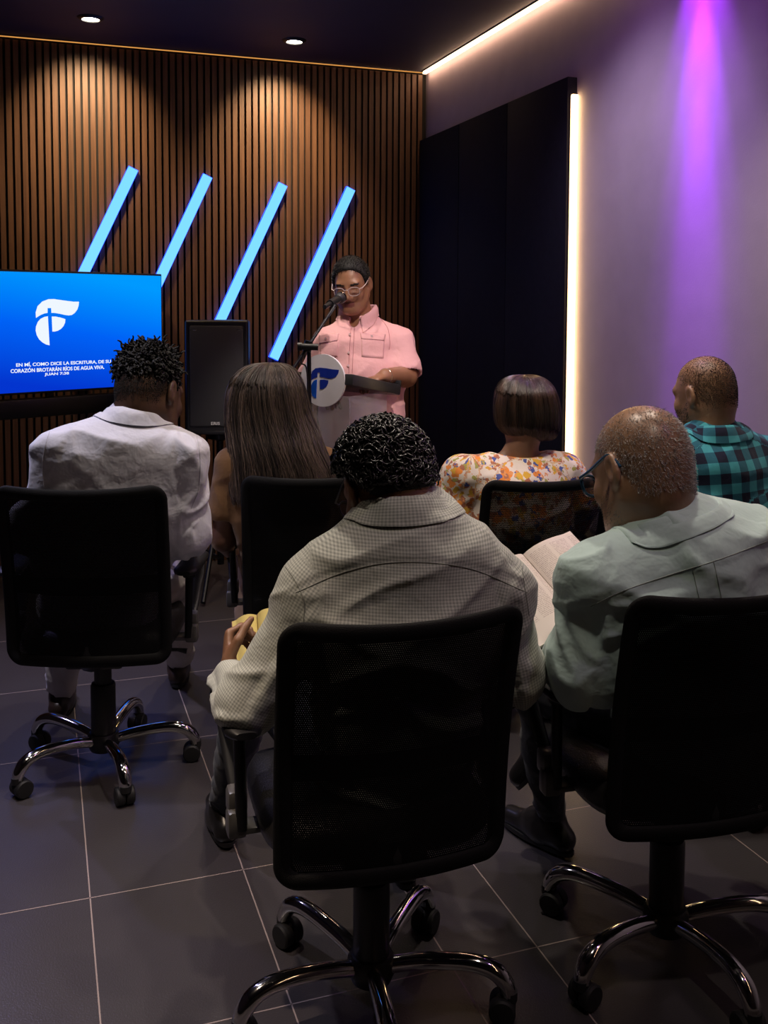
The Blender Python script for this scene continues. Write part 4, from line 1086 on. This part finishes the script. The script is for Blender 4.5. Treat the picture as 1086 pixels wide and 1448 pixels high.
# ---- bald man in pale green, front right ---------------------------------------------
def man_green():
    pv = PL(1006, 1045, 2.22); J, r, f = seated(pv, 16)
    J.update(nk=PL(945, 742, 2.05), up=PL(966, 812, 2.02), ch=PL(985, 890, 2.02), ws=PL(1000, 985, 2.06), pv=pv,
             shL=PL(850, 822, 1.99), shR=PL(1120, 785, 2.13), elL=PL(832, 938, 2.0), wrL=PL(796, 925, 2.26), elR=PL(1165, 950, 2.1), wrR=PL(1090, 930, 2.4))
    J['knL'] = np.array([.40, 2.50, .54]); J['anL'] = PL(779, 1168, 2.69); J['anL'][2] = .10; J['toL'] = J['anL']+np.array([-.09, .11, 0])
    # right leg crossed over the left knee, foot hanging at the left
    J['knR'] = np.array([.62, 2.52, .60]); J['anR'] = PL(758, 1022, 2.64); J['toR'] = J['anR']+np.array([-.10, .04, -.13])
    H = Head(PL(905, 664, 2.08), 33, 24, 6, 1.10)
    sk = skin_mat('skin_green', (.29, .165, .10), (.23, .125, .07), .36)
    fig = Figure('person with a bald grey-stubbled head and pale green shirt, reading at front right', J, H, sk,
                 dict(pv=(.18, .13), ws=(.185, .13), ch=(.205, .126), up=(.195, .108), sh=(.068, .076, .058), leg=(.078, .062, .044), trap=.062, neck=(.066, .072), skinarm=(.05, .044, .03)), .0055, push=.09)
    fig.chair = chairs['R']
    fig.build({'L': (np.array([-.1, .9, .1]), (.5, 0, -.9), (1, 0, 0), (25, 35, 20)), 'R': (np.array([-.5, .8, 0]), (-.4, 0, -1), (-1, 0, 0), (30, 35, 20))})
    m = cloth_mat('pale_green_cloth', (.47, .61, .58), .8, .62)
    fig.shirt(m, .0055, .026, .80, seed=4, yoke=ledge((.43, .627, .857), (.909, .982, 1.034), .0035, 2.10))
    mt = mat('green_seam', (.28, .32, .29), .9)
    cc = fig.J['nk']+np.array([0, -.015, -.02]); co = fig.collar(cc, np.array([-.30, .25, 1.]), H.R@np.array([0, 1, 0]), .088, .084, m, .042, .054, .022)
    seam(fig, [(835, 858), (880, 836), (950, 812), (1020, 790), (1086, 765)], mt)
    for pts in ([(979, 802), (984, 825), (990, 852)], [(1009, 793), (1015, 820), (1021, 850)]): seam(fig, pts, mt)
    fig.trousers(m_navy); fig.shoes(m_shoe)
    V = np.array([v.co[:] for v in fig.body.data.vertices])+fig.o; Q = np.array([p.vertices[:] for p in fig.body.data.polygons]); N = vnormals(V, Q); q = H.loc(V)
    zl = np.interp(q[:, 1], [-.12, -.05, -.03, .0, .03, .06, .12], [-.068, -.066, -.02, .022, .040, .055, .2])
    keep = ((q[:, 2] > zl) & (np.abs(q[:, 0]) < .084)).astype(float); top = np.clip((q[:, 2]-.075)/.04, 0, 1); keep *= 1-.93*top
    P_, NN = sample_surface(V, Q, N, 7000, keep); d = NN*.55+H.R@np.array([0, -.3, -.6])+RNG.normal(size=P_.shape)*.35
    s = strand_mesh(np.stack([P_-NN*.0005, P_+d*.0028, P_+d*.0058], 1), np.array([[.00045, .0004, .0002]]), 3)
    fig.hair(*s, hair_mat('grey_stubble', (.10, .09, .08), (.62, .59, .57), .4), 'hair', 'sparse grey stubble')
    fb = fig_beard(fig, H, 700, hair_mat('grey_beard', (.1, .09, .08), (.4, .38, .36), .5), .004, .0005)
    bez_glasses(fig, H, mat('blue_glasses_frame', (.012, .045, .085), .25), m_lens, .0034, .026, .021, tw=.0034)
    p = trace_on(fig, [(968, 700), (969, 701), (970, 702)], 5, .002, None)
    # button on the collar's back
    g = co.data; Vc = np.array([v.co[:] for v in g.vertices])+fig.o; Qc = np.array([p_.vertices[:] for p_ in g.polygons])
    p = trace_on(fig, [(966, 699), (968, 700), (970, 701)], 3, .0028, (Vc, Qc, None))
    if len(p):
        d = ray(968, 700); d = np.array([d@_r, d@_hf, d[2]]); b = MB(); b.tube([p[0], p[0]-d/np.linalg.norm(d)*.003], .0058, 16); fig.mb(b, 'collar_button', mat('horn_button', (.34, .31, .26), .35))
    return fig

# ---- man in white, left ------------------------------------------------------------------
def man_white():
    pv = PL(138, 850, 3.19); J, r, f = seated(pv, 3)
    J.update(nk=PL(190, 592, 2.97), up=PL(173, 650, 2.92), ch=PL(162, 725, 2.93), ws=PL(146, 805, 2.98), pv=pv,
             shL=PL(90, 648, 2.87), shR=PL(254, 652, 2.95), elL=PL(50, 748, 2.88), wrL=PL(80, 765, 3.15), elR=PL(265, 750, 2.99), wrR=PL(246, 760, 3.26))
    J['knR'] = np.array([-.735, 3.50, .55]); J['anR'] = PL(252, 950, 3.9); J['anR'][2] = .10; J['toR'] = J['anR']+np.array([-.02, .16, 0])
    J['knL'] = np.array([-1.10, 3.42, .55]); J['anL'] = PL(86, 1000, 3.58); J['anL'][2] = .10; J['toL'] = J['anL']+np.array([-.02, .16, 0])
    H = Head(PL(212, 556, 3.0), -26, 20, -6, 1.10)
    fig = Figure('person in a plain white shirt with twisted hair, seated on the left before the screen', J, H, skin_mat('skin_white', (.10, .048, .028), (.075, .034, .020)),
                 dict(pv=(.18, .13), ws=(.19, .125), ch=(.215, .125), up=(.20, .11), sh=(.072, .068, .05), leg=(.085, .07, .052), trap=.058, neck=(.062, .068)), .006, push=.11)
    fig.chair = chairs['W']
    fig.build({'R': (np.array([-.2, .9, -.1]), (-.5, 0, -1), (-1, 0, 0), (30, 40, 20)), 'L': (np.array([.3, .9, -.1]), (.4, 0, -1), (1, 0, 0), (30, 40, 20))})
    m = cloth_mat('white_shirt_cloth', (.66, .66, .74), .8, .75)
    fig.shirt(m, .006, .026, .97, seed=6)
    cc = fig.J['nk']+np.array([0, -.015, -.012]); fig.collar(cc, np.array([.05, .25, 1.]), H.R@np.array([0, 1, 0]), .082, .078, m, .036, .044, .024)
    mt = mat('white_seam', (.48, .48, .54), .9)
    seam(fig, [(278, 615), (283, 650), (281, 690), (270, 720)], mt); seam(fig, [(70, 610), (60, 650), (62, 690)], mt)
    fig.trousers(m_white_tr, sizes=(.085, .068, .056)); fig.shoes(m_brownshoe)
    V, Q = hair_cap(H, .003, ([-.12, -.06, -.03, .0, .03, .06, .12], [.022, .022, .025, .03, .045, .06, .075]), .006); N = vnormals(V, Q); base = fig.hair(V, Q, np.zeros(len(V)), HBASE)
    q = H.loc(V); keep = (q[:, 2] > .026).astype(float); P_, NN = sample_surface(V, Q, N, 1150, keep); n = len(P_)
    t = np.linspace(0, 1, 12); L = (.011+.017*RNG.random((n, 1)))*np.clip(.5+(H.loc(P_)[:, 2:3]-.02)*9, .4, 1.15)
    lean = NN*.9+np.array([0, 0, .35])+RNG.normal(size=(n, 3))*.35; a1 = np.cross(NN, RNG.normal(size=(n, 3))); a1 /= np.linalg.norm(a1, axis=1)[:, None]; a2 = np.cross(NN, a1)
    ph = RNG.random((n, 1))*6
    X = P_[:, None]-NN[:, None]*.004+lean[:, None]*(L*t[None])[..., None]+.0038*(np.sin(t[None]*11+ph)[..., None]*a1[:, None]+np.cos(t[None]*11+ph)[..., None]*a2[:, None])*np.minimum(1, t*3)[None, :, None]
    X += np.array([0, 0, -.014])*(t**2)[None, :, None]*(1-NN[:, None, 2:3])
    v, fc, a = strand_mesh(X, (.0052*(1-.6*t**2))[None], 5); add_obj('twist', v-fig.o, fc, HT, base, attrs={'rnd': a})
    Vb = np.array([w.co[:] for w in fig.body.data.vertices])+fig.o; Qb = np.array([p.vertices[:] for p in fig.body.data.polygons]); Nb = vnormals(Vb, Qb); q = H.loc(Vb)
    zl = np.interp(q[:, 1], [-.12, -.05, -.03, .0, .03, .12], [-.05, -.05, -.02, .0, .03, .2]); keep = ((q[:, 2] > zl) & (q[:, 2] < .04) & (np.abs(q[:, 0]) < .084)).astype(float)*np.clip((q[:, 2]-zl)/.04, 0, 1)
    P_, NN = sample_surface(Vb, Qb, Nb, 7500, keep); s = strand_mesh(np.stack([P_, P_+NN*.0022+np.array([0, 0, -.0018])], 1), np.array([[.0009, .0004]]), 3)
    add_obj('side_fade', s[0]-fig.o, s[1], HT, base, attrs={'rnd': s[2]})
    return fig

def hair_loft(fig, prof, m, n, pts=26, rad=.0011, jit=.006, phi=(-140, 140), name='hair', wave=.004, inner=.92, back=(0, -1, 0), frange=(.55, 1.0), base_mat=None):
    """long hair hanging over a lofted profile: rows (centre, half width, half depth) from the crown down"""
    rs = smooth_path(np.array([[*p[0], p[1], p[2]] for p in prof]), 70); prof = [(r_[:3], max(r_[3], .001), max(r_[4], .001)) for r_ in rs]
    C_ = np.array([p[0] for p in prof]); A = np.array([p[1] for p in prof]); B = np.array([p[2] for p in prof]); T = len(prof)
    bk = np.array(back, float); rt = np.array([-bk[1], bk[0], 0])          # to the figure's right
    def at(t, ph, e):
        x = t*(T-1); cc = np.stack([np.interp(x, np.arange(T), C_[:, i]) for i in range(3)], -1); a = np.interp(x, np.arange(T), A)+e*.35; b = np.interp(x, np.arange(T), B)+e*.35
        return cc+((a*np.sin(ph))[..., None]*rt+(b*np.cos(ph))[..., None]*bk)
    P0, P1 = np.radians(phi[0]), np.radians(phi[1]); nt_, npz = 40, 60
    tt, pp = np.meshgrid(np.linspace(0, .96, nt_), np.linspace(P0, P1, npz), indexing='ij'); G = at(tt, pp, -.008*np.ones_like(tt)); b = MB(); b.grid(G)
    b.V = [fig.contact(v_, .004) for v_ in b.V]; o = fig.mb(b, name, base_mat or HBASE, ang=180)
    ph = P0+(P1-P0)*RNG.random(n); end = frange[0]+(frange[1]-frange[0])*RNG.random(n)**.5; st = .0+.03*RNG.random(n)+(.4*RNG.random(n))*(RNG.random(n) < .12)
    t = st[:, None]+(end-st)[:, None]*np.linspace(0, 1, pts)[None]; ee = (RNG.normal(size=(n, 1))*jit); fq = 3+5*RNG.random((n, 1)); fp = RNG.random((n, 1))*6.3
    clump = .05*np.sin(ph*17)+.03*np.sin(ph*41+1)
    phv = ph[:, None]+(wave*6*np.sin(t*fq+fp)+clump[:, None]*t+RNG.normal(size=(n, 1))*.06*t)*1.0
    X = at(t, phv, ee+np.abs(.004*np.sin(t*fq*1.3+fp*2)))
    v, fc, a = strand_mesh(X, rad*np.ones((n, pts))*np.linspace(1, .5, pts)[None], 3); v = fig.contact(v, .008); a = np.clip(.5*a+.8*np.repeat(vnoise(np.stack([ph*13, ph*0, ph*0], 1)), pts*3)-.2, 0, 1); add_obj('strands', v-fig.o, fc, m, o, attrs={'rnd': a}); return o

# ---- woman with long hair ------------------------------------------------------------
def woman_long():
    pv = PL(412, 832, 3.62); J, r, f = seated(pv, 14, .03)
    J.update(nk=PL(385, 630, 3.46), up=PL(394, 685, 3.42), ch=PL(400, 735, 3.42), ws=PL(406, 795, 3.46), pv=pv,
             shL=PL(331, 660, 3.40), shR=PL(456, 660, 3.48), elL=PL(316, 762, 3.42), wrL=PL(328, 780, 3.68), elR=PL(474, 765, 3.5), wrR=PL(455, 780, 3.75))
    for sd in 'LR': J['kn'+sd] = J['kn'+sd]-f*.15; J['an'+sd] = J['kn'+sd]+np.array([0, -.12, 0]); J['an'+sd][2] = .10; J['to'+sd] = J['an'+sd]+np.array([0, .16, 0])
    H = Head(PL(384, 570, 3.49), -8, 20, 0, 1.0)
    fig = Figure('person with long loose dark hair and a brown short-sleeved top, second from the left', J, H, skin_mat('skin_long', (.13, .060, .034), (.10, .045, .026)),
                 dict(pv=(.17, .12), ws=(.15, .11), ch=(.165, .115), up=(.155, .095), sh=(.052, .043, .031), leg=(.075, .058, .042), trap=.045, neck=(.05, .054), skinarm=(.046, .042, .030)), .007, male=False, push=.07)
    fig.chair = chairs['L']
    fig.build({'L': (np.array([.2, .9, -.1]), (.4, 0, -1), (1, 0, 0), (30, 40, 20)), 'R': (np.array([-.2, .9, -.1]), (-.4, 0, -1), (-1, 0, 0), (30, 40, 20))})
    m = cloth_mat('brown_cloth', (.15, .075, .028), .75, .5)
    sl = [RC(fig.J['sh'+s], fig.J['sh'+s]*.42+fig.J['el'+s]*.58+np.array([-.008 if s == 'L' else .008, 0, 0]), .056, .066, .03, 'arm'+s) for s in 'LR']
    ct = [EL(fig.J['sh'+s]*.36+fig.J['el'+s]*.64+np.array([0, 0, -.03]), (.055, .055, .05), None, .01) for s in 'LR']
    fig.shirt(m, .007, .014, seed=8, which='', extra=sl, cuts=ct, name='top')
    fig.trousers(m_khaki); fig.shoes(m_brownshoe)
    hm = hair_mat('long_brown_hair', (.012, .009, .008), (.22, .15, .11), .38, .6)
    p = lambda x, y, Z, w, d: (PL(x, y, Z+.07), w*(Z+.07)/F_PX, d)
    hair_loft(fig, [p(382, 513, 3.48, 1, .004), p(381, 515, 3.48, 20, .045), p(379, 522, 3.48, 35, .078), p(377, 536, 3.47, 46, .100), p(377, 556, 3.46, 53, .112), p(379, 580, 3.45, 57, .114), p(384, 605, 3.43, 62, .110), p(390, 632, 3.40, 66, .105), p(397, 660, 3.38, 72, .10), p(402, 690, 3.36, 76, .095), p(404, 715, 3.35, 74, .090)], hm, 3400, rad=.0014, phi=(-152, 152), jit=.012, wave=.016, frange=(.6, 1.0))
    hm2 = hair_mat('copper_strand', (.20, .065, .025), (.35, .13, .05), .35, .6)
    return fig

# ---- woman in floral blouse ------------------------------------------------------------
def woman_floral():
    pv = PL(738, 835, 3.58); J, r, f = seated(pv, 12)
    J.update(nk=PL(735, 640, 3.44), up=PL(735, 694, 3.40), ch=PL(735, 742, 3.40), ws=PL(736, 800, 3.43), pv=pv,
             shL=PL(655, 672, 3.37), shR=PL(798, 668, 3.47), elL=PL(634, 752, 3.42), wrL=PL(668, 775, 3.66), elR=PL(816, 740, 3.52), wrR=PL(790, 770, 3.75))
    H = Head(PL(743, 584, 3.46), 12, 8, 0, 1.0)
    fig = Figure('person with a dark bob and a white floral blouse, in front of the dark panels', J, H, skin_mat('skin_floral', (.30, .17, .11), (.25, .135, .085)),
                 dict(pv=(.18, .13), ws=(.165, .12), ch=(.18, .12), up=(.175, .10), sh=(.056, .05, .035), leg=(.08, .06, .043), trap=.042, neck=(.050, .056), skinarm=(.046, .042, .030)), .007, male=False, push=.08)
    fig.chair = chairs['F']
    fig.build({'L': (np.array([.4, .9, -.1]), (.4, 0, -1), (1, 0, 0), (30, 40, 20)), 'R': (np.array([-.4, .9, -.1]), (-.4, 0, -1), (-1, 0, 0), (30, 40, 20))})
    m = cloth_mat('floral_cloth', (.8, .75, .7), .8, .4, pat_floral)
    sl = []
    for s, o in (('L', -1), ('R', 1)):
        a, b = fig.J['sh'+s], fig.J['el'+s]; mid = a*.45+b*.55+np.array([o*.016, 0, .0])
        sl += [RC(a, mid, .066, .084, .03, 'arm'+s), RC(mid, a*.1+b*.9, .080, .052, .03, 'arm'+s)]
    # open scoop at the nape
    neck_cut = [EL(fig.J['nk']+np.array([0, .0, .055]), (.135, .12, .072), None, .012)]
    fig.shirt(m, .0065, .012, seed=10, which='', extra=sl, cuts=neck_cut, name='blouse')
    fig.trousers(m_navy); fig.shoes(m_shoe)
    hm = hair_mat('dark_bob_hair', (.016, .010, .008), (.13, .070, .045), .28, .7)
    p = lambda x, y, Z, w, d: (PL(x, y, Z+.08), w*(Z+.08)/F_PX, d)
    hair_loft(fig, [p(742, 530, 3.46, 1, .004), p(742, 531, 3.46, 15, .04), p(742, 536, 3.46, 28, .068), p(743, 545, 3.46, 37, .09), p(744, 558, 3.45, 42, .103), p(745, 573, 3.45, 45, .107), p(746, 588, 3.45, 45.5, .104), p(747, 600, 3.45, 43.5, .098), p(749, 609, 3.455, 39, .090), p(752, 616, 3.46, 33, .078), p(755, 621, 3.47, 26, .064)], hm, 3000, rad=.0012, jit=.006, phi=(-92, 150), wave=.004, frange=(.86, 1.0))
    g = MB(); g.lathe([(0, -.004), (.004, 0), (0, .004)], H.p(-.088, -.004, -.042), sides=10); fig.mb(g, 'earring', mat('pearl', (.85, .8, .75), .2))
    return fig

# ---- man in teal check --------------------------------------------------------------------
def man_teal():
    pv = PL(1014, 862, 3.08); J, r, f = seated(pv, 0, .0)
    J.update(nk=PL(1006, 614, 2.86), up=PL(1010, 668, 2.84), ch=PL(1012, 730, 2.84), ws=PL(1014, 800, 2.89), pv=pv,
             shL=PL(936, 652, 2.80), shR=PL(1082, 654, 2.92), elL=PL(915, 770, 2.84), wrL=PL(930, 790, 3.1), elR=PL(1105, 770, 2.95), wrR=PL(1080, 790, 3.2))
    H = Head(PL(995, 557, 2.89), 36, 12, 0, .91)
    fig = Figure('person with a shaved head and teal checked shirt, seated beside the purple-lit wall', J, H, skin_mat('skin_teal', (.30, .165, .095), (.25, .13, .075)),
                 dict(pv=(.17, .125), ws=(.165, .118), ch=(.185, .12), up=(.175, .10), sh=(.062, .056, .04), leg=(.078, .06, .044), trap=.052, neck=(.057, .063)), .0055, push=.10)
    fig.chair = chairs['P']
    fig.build({'L': (np.array([.2, .9, -.1]), (.4, 0, -1), (1, 0, 0), (30, 40, 20)), 'R': (np.array([-.4, .9, -.1]), (-.4, 0, -1), (-1, 0, 0), (30, 40, 20))})
    m = cloth_mat('teal_check_cloth', (.1, .4, .4), .85, .4, pat_check((.065, .37, .44), (.022, .13, .19), (.010, .013, .035), .060))
    fig.shirt(m, .006, .012, .97, seed=12)
    cc = fig.J['nk']+np.array([0, -.01, -.012]); fig.collar(cc, np.array([-.03, .12, 1.]), H.R@np.array([0, 1, 0]), .074, .070, m, .036, .044, .02)
    fig.trousers(m_navy); fig.shoes(m_shoe)
    V = np.array([v.co[:] for v in fig.body.data.vertices])+fig.o; Q = np.array([p.vertices[:] for p in fig.body.data.polygons]); N = vnormals(V, Q); q = H.loc(V)
    zl = np.interp(q[:, 1], [-.12, -.05, -.03, .0, .03, .06, .12], [-.06, -.058, -.02, .015, .035, .06, .2]); keep = ((q[:, 2] > zl) & (np.abs(q[:, 0]) < .084)).astype(float)*np.clip((q[:, 2]-zl)/.03, 0, 1)
    P_, NN = sample_surface(V, Q, N, 6000, keep*(1-.6*np.clip((q[:, 2]-.09)/.03, 0, 1))); s = strand_mesh(np.stack([P_, P_+NN*.0018+H.R@np.array([0, -.001, -.001])], 1), np.array([[.0008, .0004]]), 3)
    fig.hair(*s, hair_mat('buzz_hair', (.012, .009, .007), (.03, .022, .018), .5), 'hair', 'close cropped dark hair')
    fig_beard(fig, H, 1500, HBASE, .0045, .0007)
    return fig

# ---- speaker in pink ------------------------------------------------------------------------
def man_pink():
    pv = PL(513, 645, 4.53); J = {}
    for sd, s in (('R', -1), ('L', 1)):
        J['hip'+sd] = pv+np.array([s*.09, 0, -.03]); J['kn'+sd] = np.array([pv[0]+s*.11, pv[1]-.01, .48]); J['an'+sd] = np.array([pv[0]+.02+s*.12, pv[1]+.10, .095]); J['to'+sd] = J['an'+sd]+np.array([s*.05, -.16, 0])
    J.update(nk=PL(507, 450, 4.52), up=PL(511, 492, 4.49), ch=PL(511, 535, 4.48), ws=PL(512, 588, 4.49), pv=pv,
             shR=PL(464, 489, 4.44), shL=PL(561, 486, 4.54), elL=PL(574, 532, 4.46), wrL=PL(545, 532, 4.24), elR=PL(440, 540, 4.42), wrR=PL(452, 556, 4.20))
    H = Head(PL(497, 402, 4.46), 170, 18, 4, .98)
    fig = Figure('person standing at the lectern in a pink short-sleeved shirt and clear glasses', J, H, skin_mat('skin_pink', (.34, .165, .090), (.28, .13, .07), .42),
                 dict(pv=(.18, .125), ws=(.185, .135), ch=(.188, .125), up=(.18, .10), sh=(.064, .058, .042), leg=(.088, .064, .046), trap=.054, neck=(.060, .066), skinarm=(.052, .048, .034)), .0045)
    fig.build({'L': (np.array([-.62, -.75, -.12]), (0, -.1, -1), (-.8, .6, 0), (18, 30, 20)), 'R': (np.array([.35, -.9, -.05]), (0, 0, -1), (.9, .3, 0), (20, 30, 20))})
    m = cloth_mat('pink_cloth', (.86, .48, .47), .8, .6)
    sl = [RC(fig.J['sh'+s], fig.J['sh'+s]*.14+fig.J['el'+s]*.86, .068, .074, .035, 'arm'+s) for s in 'LR']
    ct = [RC(fig.J['sh'+s]*.08+fig.J['el'+s]*.92, fig.J['el'+s]*1.25-fig.J['sh'+s]*.25, .064, .080, .004) for s in 'LR']
    V_cut = [EL(H.p(0, .060, -.150), np.array([.024, .05, .05]), H.R, .01)]
    fig.shirt(m, .005, .011, seed=15, which='', extra=sl, cuts=ct+V_cut)
    mt = mat('pink_seam', (.50, .19, .20), .9)
    cc = fig.J['nk']+np.array([0, -.006, .022]); fig.collar(cc, np.array([-.02, -.03, 1.]), np.array([-.17, -1, -.1]), .078, .076, m, .034, .040, .014, a0=-163, a1=163, point=.034, drop=.030)
    zx2, zy2 = (lambda X: 380+X*.22099), (lambda Y: 340+Y*.22099)
    cv = lambda pts: [(zx2(x), zy2(y)) for x, y in pts]
    for pts in ([(530, 500), (524, 600), (516, 720), (512, 850)], [(552, 500), (546, 600), (540, 720), (534, 850)], [(700, 480), (760, 560), (775, 650), (770, 700)]): seam(fig, cv(pts), mt, .0012)
    # pocket flaps: thin cloth lying on the chest
    def patch(poly, name, th=.004, n=14):
        (x0, y0), (x1, y1), (x2, y2), (x3, y3) = poly; rows = []
        for v in np.linspace(0, 1, 8):
            a, b = np.array((x0, y0))*(1-v)+np.array((x3, y3))*v, np.array((x1, y1))*(1-v)+np.array((x2, y2))*v
            p = trace_on(fig, [tuple(a+(b-a)*u) for u in (0, .33, .66, 1)], n, th)
            if len(p) != n: return
            rows.append(p)
        b = MB(); b.grid(np.array(rows)); o = fig.mb(b, name, m, ang=180); so = o.modifiers.new('cloth thickness', 'SOLIDIFY'); so.thickness = .003; so.offset = -1
        at = o.data.attributes.new('cloth', 'FLOAT_VECTOR', 'POINT'); at.data.foreach_set('vector', np.array([v.co[:] for v in o.data.vertices], np.float32).ravel())
        return o
    patch(cv([(322, 600), (450, 592), (440, 640), (322, 662)]), 'pocket_flap'); patch(cv([(585, 592), (750, 598), (740, 640), (592, 628)]), 'pocket_flap')
    patch(cv([(325, 650), (446, 640), (440, 745), (330, 745)]), 'pocket', .002); patch(cv([(592, 620), (742, 632), (735, 755), (595, 745)]), 'pocket', .002)
    for x, y in ((519, 601), (512, 716), (509, 800), (364, 628), (660, 612)):
        p = trace_on(fig, cv([(x-2, y), (x, y), (x+2, y)]), 3, .004)
        if len(p): fig.mb(MB().tube([p[1], p[1]+np.array([0, -.004, 0])], .0055, 12), 'button', mat('pink_button', (.85, .6, .58), .3))
    fig.trousers(m_beige, sizes=(.094, .075, .062)); fig.shoes(m_brownshoe)
    V, Q = hair_cap(H, .009, ([-.12, -.06, -.035, -.01, .012, .030, .042, .060, .085, .12], [-.07, -.065, -.03, .005, -.005, .005, .055, .084, .088, .09]), .005); N = vnormals(V, Q)
    base = fig.hair(V, Q, np.zeros(len(V)), HBASE); P_, NN = sample_surface(V, Q, N, 3800)
    d = NN*.5+H.R@np.array([0, .45, -.1])+RNG.normal(size=P_.shape)*.25; s = strand_mesh(np.stack([P_-NN*.002, P_+d*.005, P_+d*.010+NN*-.002], 1), np.array([[.001, .0009, .0004]]), 3)
    add_obj('strands', s[0]-fig.o, s[1], hair_mat('short_black_hair', (.006, .005, .005), (.022, .018, .016), .4), base, attrs={'rnd': s[2]})
    bez_glasses(fig, H, mat('clear_glasses_frame', (.55, .44, .42), .15, spec=.8), m_lens, .0017, .025, .020, y=.116)
    w = fig.J['wrL']; d = fig.J['wrL']-fig.J['elL']; d /= np.linalg.norm(d); b = MB()
    e1 = np.cross(d, [0, 0, 1.]); e1 /= np.linalg.norm(e1); e2 = np.cross(d, e1)
    b.tube([w+d*.004+.031*(math.cos(t)*e1+math.sin(t)*e2) for t in np.linspace(0, 2*np.pi, 28)], .0035, 8, cap=False); fig.mb(b, 'bracelet', mat('bracelet_silver', (.6, .5, .42), .25, .8))
    return fig

figs = [f() for f in PEOPLE] if 'PEOPLE' in globals() else [man_check(), man_green(), man_white(), woman_long(), woman_floral(), man_teal(), man_pink()]

# ------------------------------------------------------------------ books
m_page = bpy.data.materials.new('printed_page'); m_page.use_nodes = True; nt = m_page.node_tree; b_ = nt.nodes['Principled BSDF']; b_.inputs['Roughness'].default_value = .8
vec, u_, v_ = uv_nodes(nt)
nz = nt.nodes.new('ShaderNodeTexNoise'); nz.inputs['Scale'].default_value = 420; nt.links.new(vec, nz.inputs['Vector'])
line = math_node(nt, 'MULTIPLY', math_node(nt, 'LESS_THAN', math_node(nt, 'FRACT', math_node(nt, 'DIVIDE', v_, .0042)), .42), math_node(nt, 'GREATER_THAN', nz.outputs['Fac'], .47))
cx = math_node(nt, 'FRACT', math_node(nt, 'DIVIDE', u_, .062)); colm = math_node(nt, 'MULTIPLY', math_node(nt, 'GREATER_THAN', cx, .09), math_node(nt, 'LESS_THAN', cx, .91))
edge_ = math_node(nt, 'MULTIPLY', math_node(nt, 'GREATER_THAN', v_, .012), math_node(nt, 'LESS_THAN', v_, .178))
fac = math_node(nt, 'MULTIPLY', math_node(nt, 'MULTIPLY', line, colm), math_node(nt, 'MULTIPLY', edge_, .55))
nt.links.new(mixc(nt, fac, (.80, .70, .66), (.22, .12, .12)), b_.inputs['Base Color'])
def open_book(name, label, c, a, n, page, length, thick, m_cover, m_paper, printed=True):
    """c centre, a along the spine (page top), n page normal; page width, length"""
    a = np.asarray(a, float); a /= np.linalg.norm(a); n = np.asarray(n, float); n = n-a*(n@a); n /= np.linalg.norm(n); x = np.cross(a, n)
    t = thing(name, label, 'book', L2W(c), -YAW); Tm = np.stack([x, a, n], 1)
    for s in (-1, 1):
        us = np.linspace(0, 1, 22); prof_t = thick*(.35+.65*np.sqrt(np.clip(np.minimum(us*5, 1), 0, 1)))*(1-.25*us)+.010*np.sin(np.pi*np.clip(us*1.2, 0, 1))
        G = []; UV = []
        for v in np.linspace(0, 1, 8):
            for u, h_ in zip(us, prof_t): G.append((s*(.001+u*page), (v-.5)*length, h_)); UV.append((s*u*page+(page if s < 0 else 0), (1-v)*length, 0))
        G = np.array(G)@Tm.T; F = [[i*22+j, i*22+j+1, (i+1)*22+j+1, (i+1)*22+j] for i in range(7) for j in range(21)]
        if s < 0: F = [f[::-1] for f in F]
        add_obj('page', G, np.array(F), m_page if printed else m_paper, t, attrs={'cloth': np.array(UV)})
        blk = MB(); pts = [(s*.001, 0)]+[(s*(.001+u*page), h_-.0006) for u, h_ in zip(us, prof_t)]+[(s*(page+.001), .001)]
        poly = np.array([(p[0], -length/2+.0005, p[1]) for p in pts])@Tm.T; blk.prism(poly, a*(length-.001)); blk.build('page_block', m_paper, t, ang=30)
        MB().box(Tm@np.array([s*(page/2+.003), 0, -.0015]), (page+.006, length+.010, .003), .001, Tm).build('cover', m_cover, t)
    return t
m_paper = mat('page_edges', (.74, .64, .56), .8); m_yel = mat('yellow_pages', (.62, .50, .16), .8); m_cov = mat('dark_cover', (.03, .015, .012), .5); m_cov2 = mat('red_brown_cover', (.12, .035, .02), .5)
far = PL(739, 786, 2.40); nrm = np.array([.10, -.60, .80]); av = np.array([-.60, .74, .60]); av = av-nrm*(av@nrm)/(nrm@nrm); av /= np.linalg.norm(av)
open_book('open_book', 'open printed book with two-column pages held by the bald man', far-av*.115, av, nrm, .15, .23, .016, m_cov, m_paper)
open_book('small_book', 'small book with yellow pages in the left hand of the man in grey check', PL(366, 902, 2.33), (-.15, .75, .55), (-.25, -.6, .75), .062, .13, .008, m_cov2, m_yel, False)
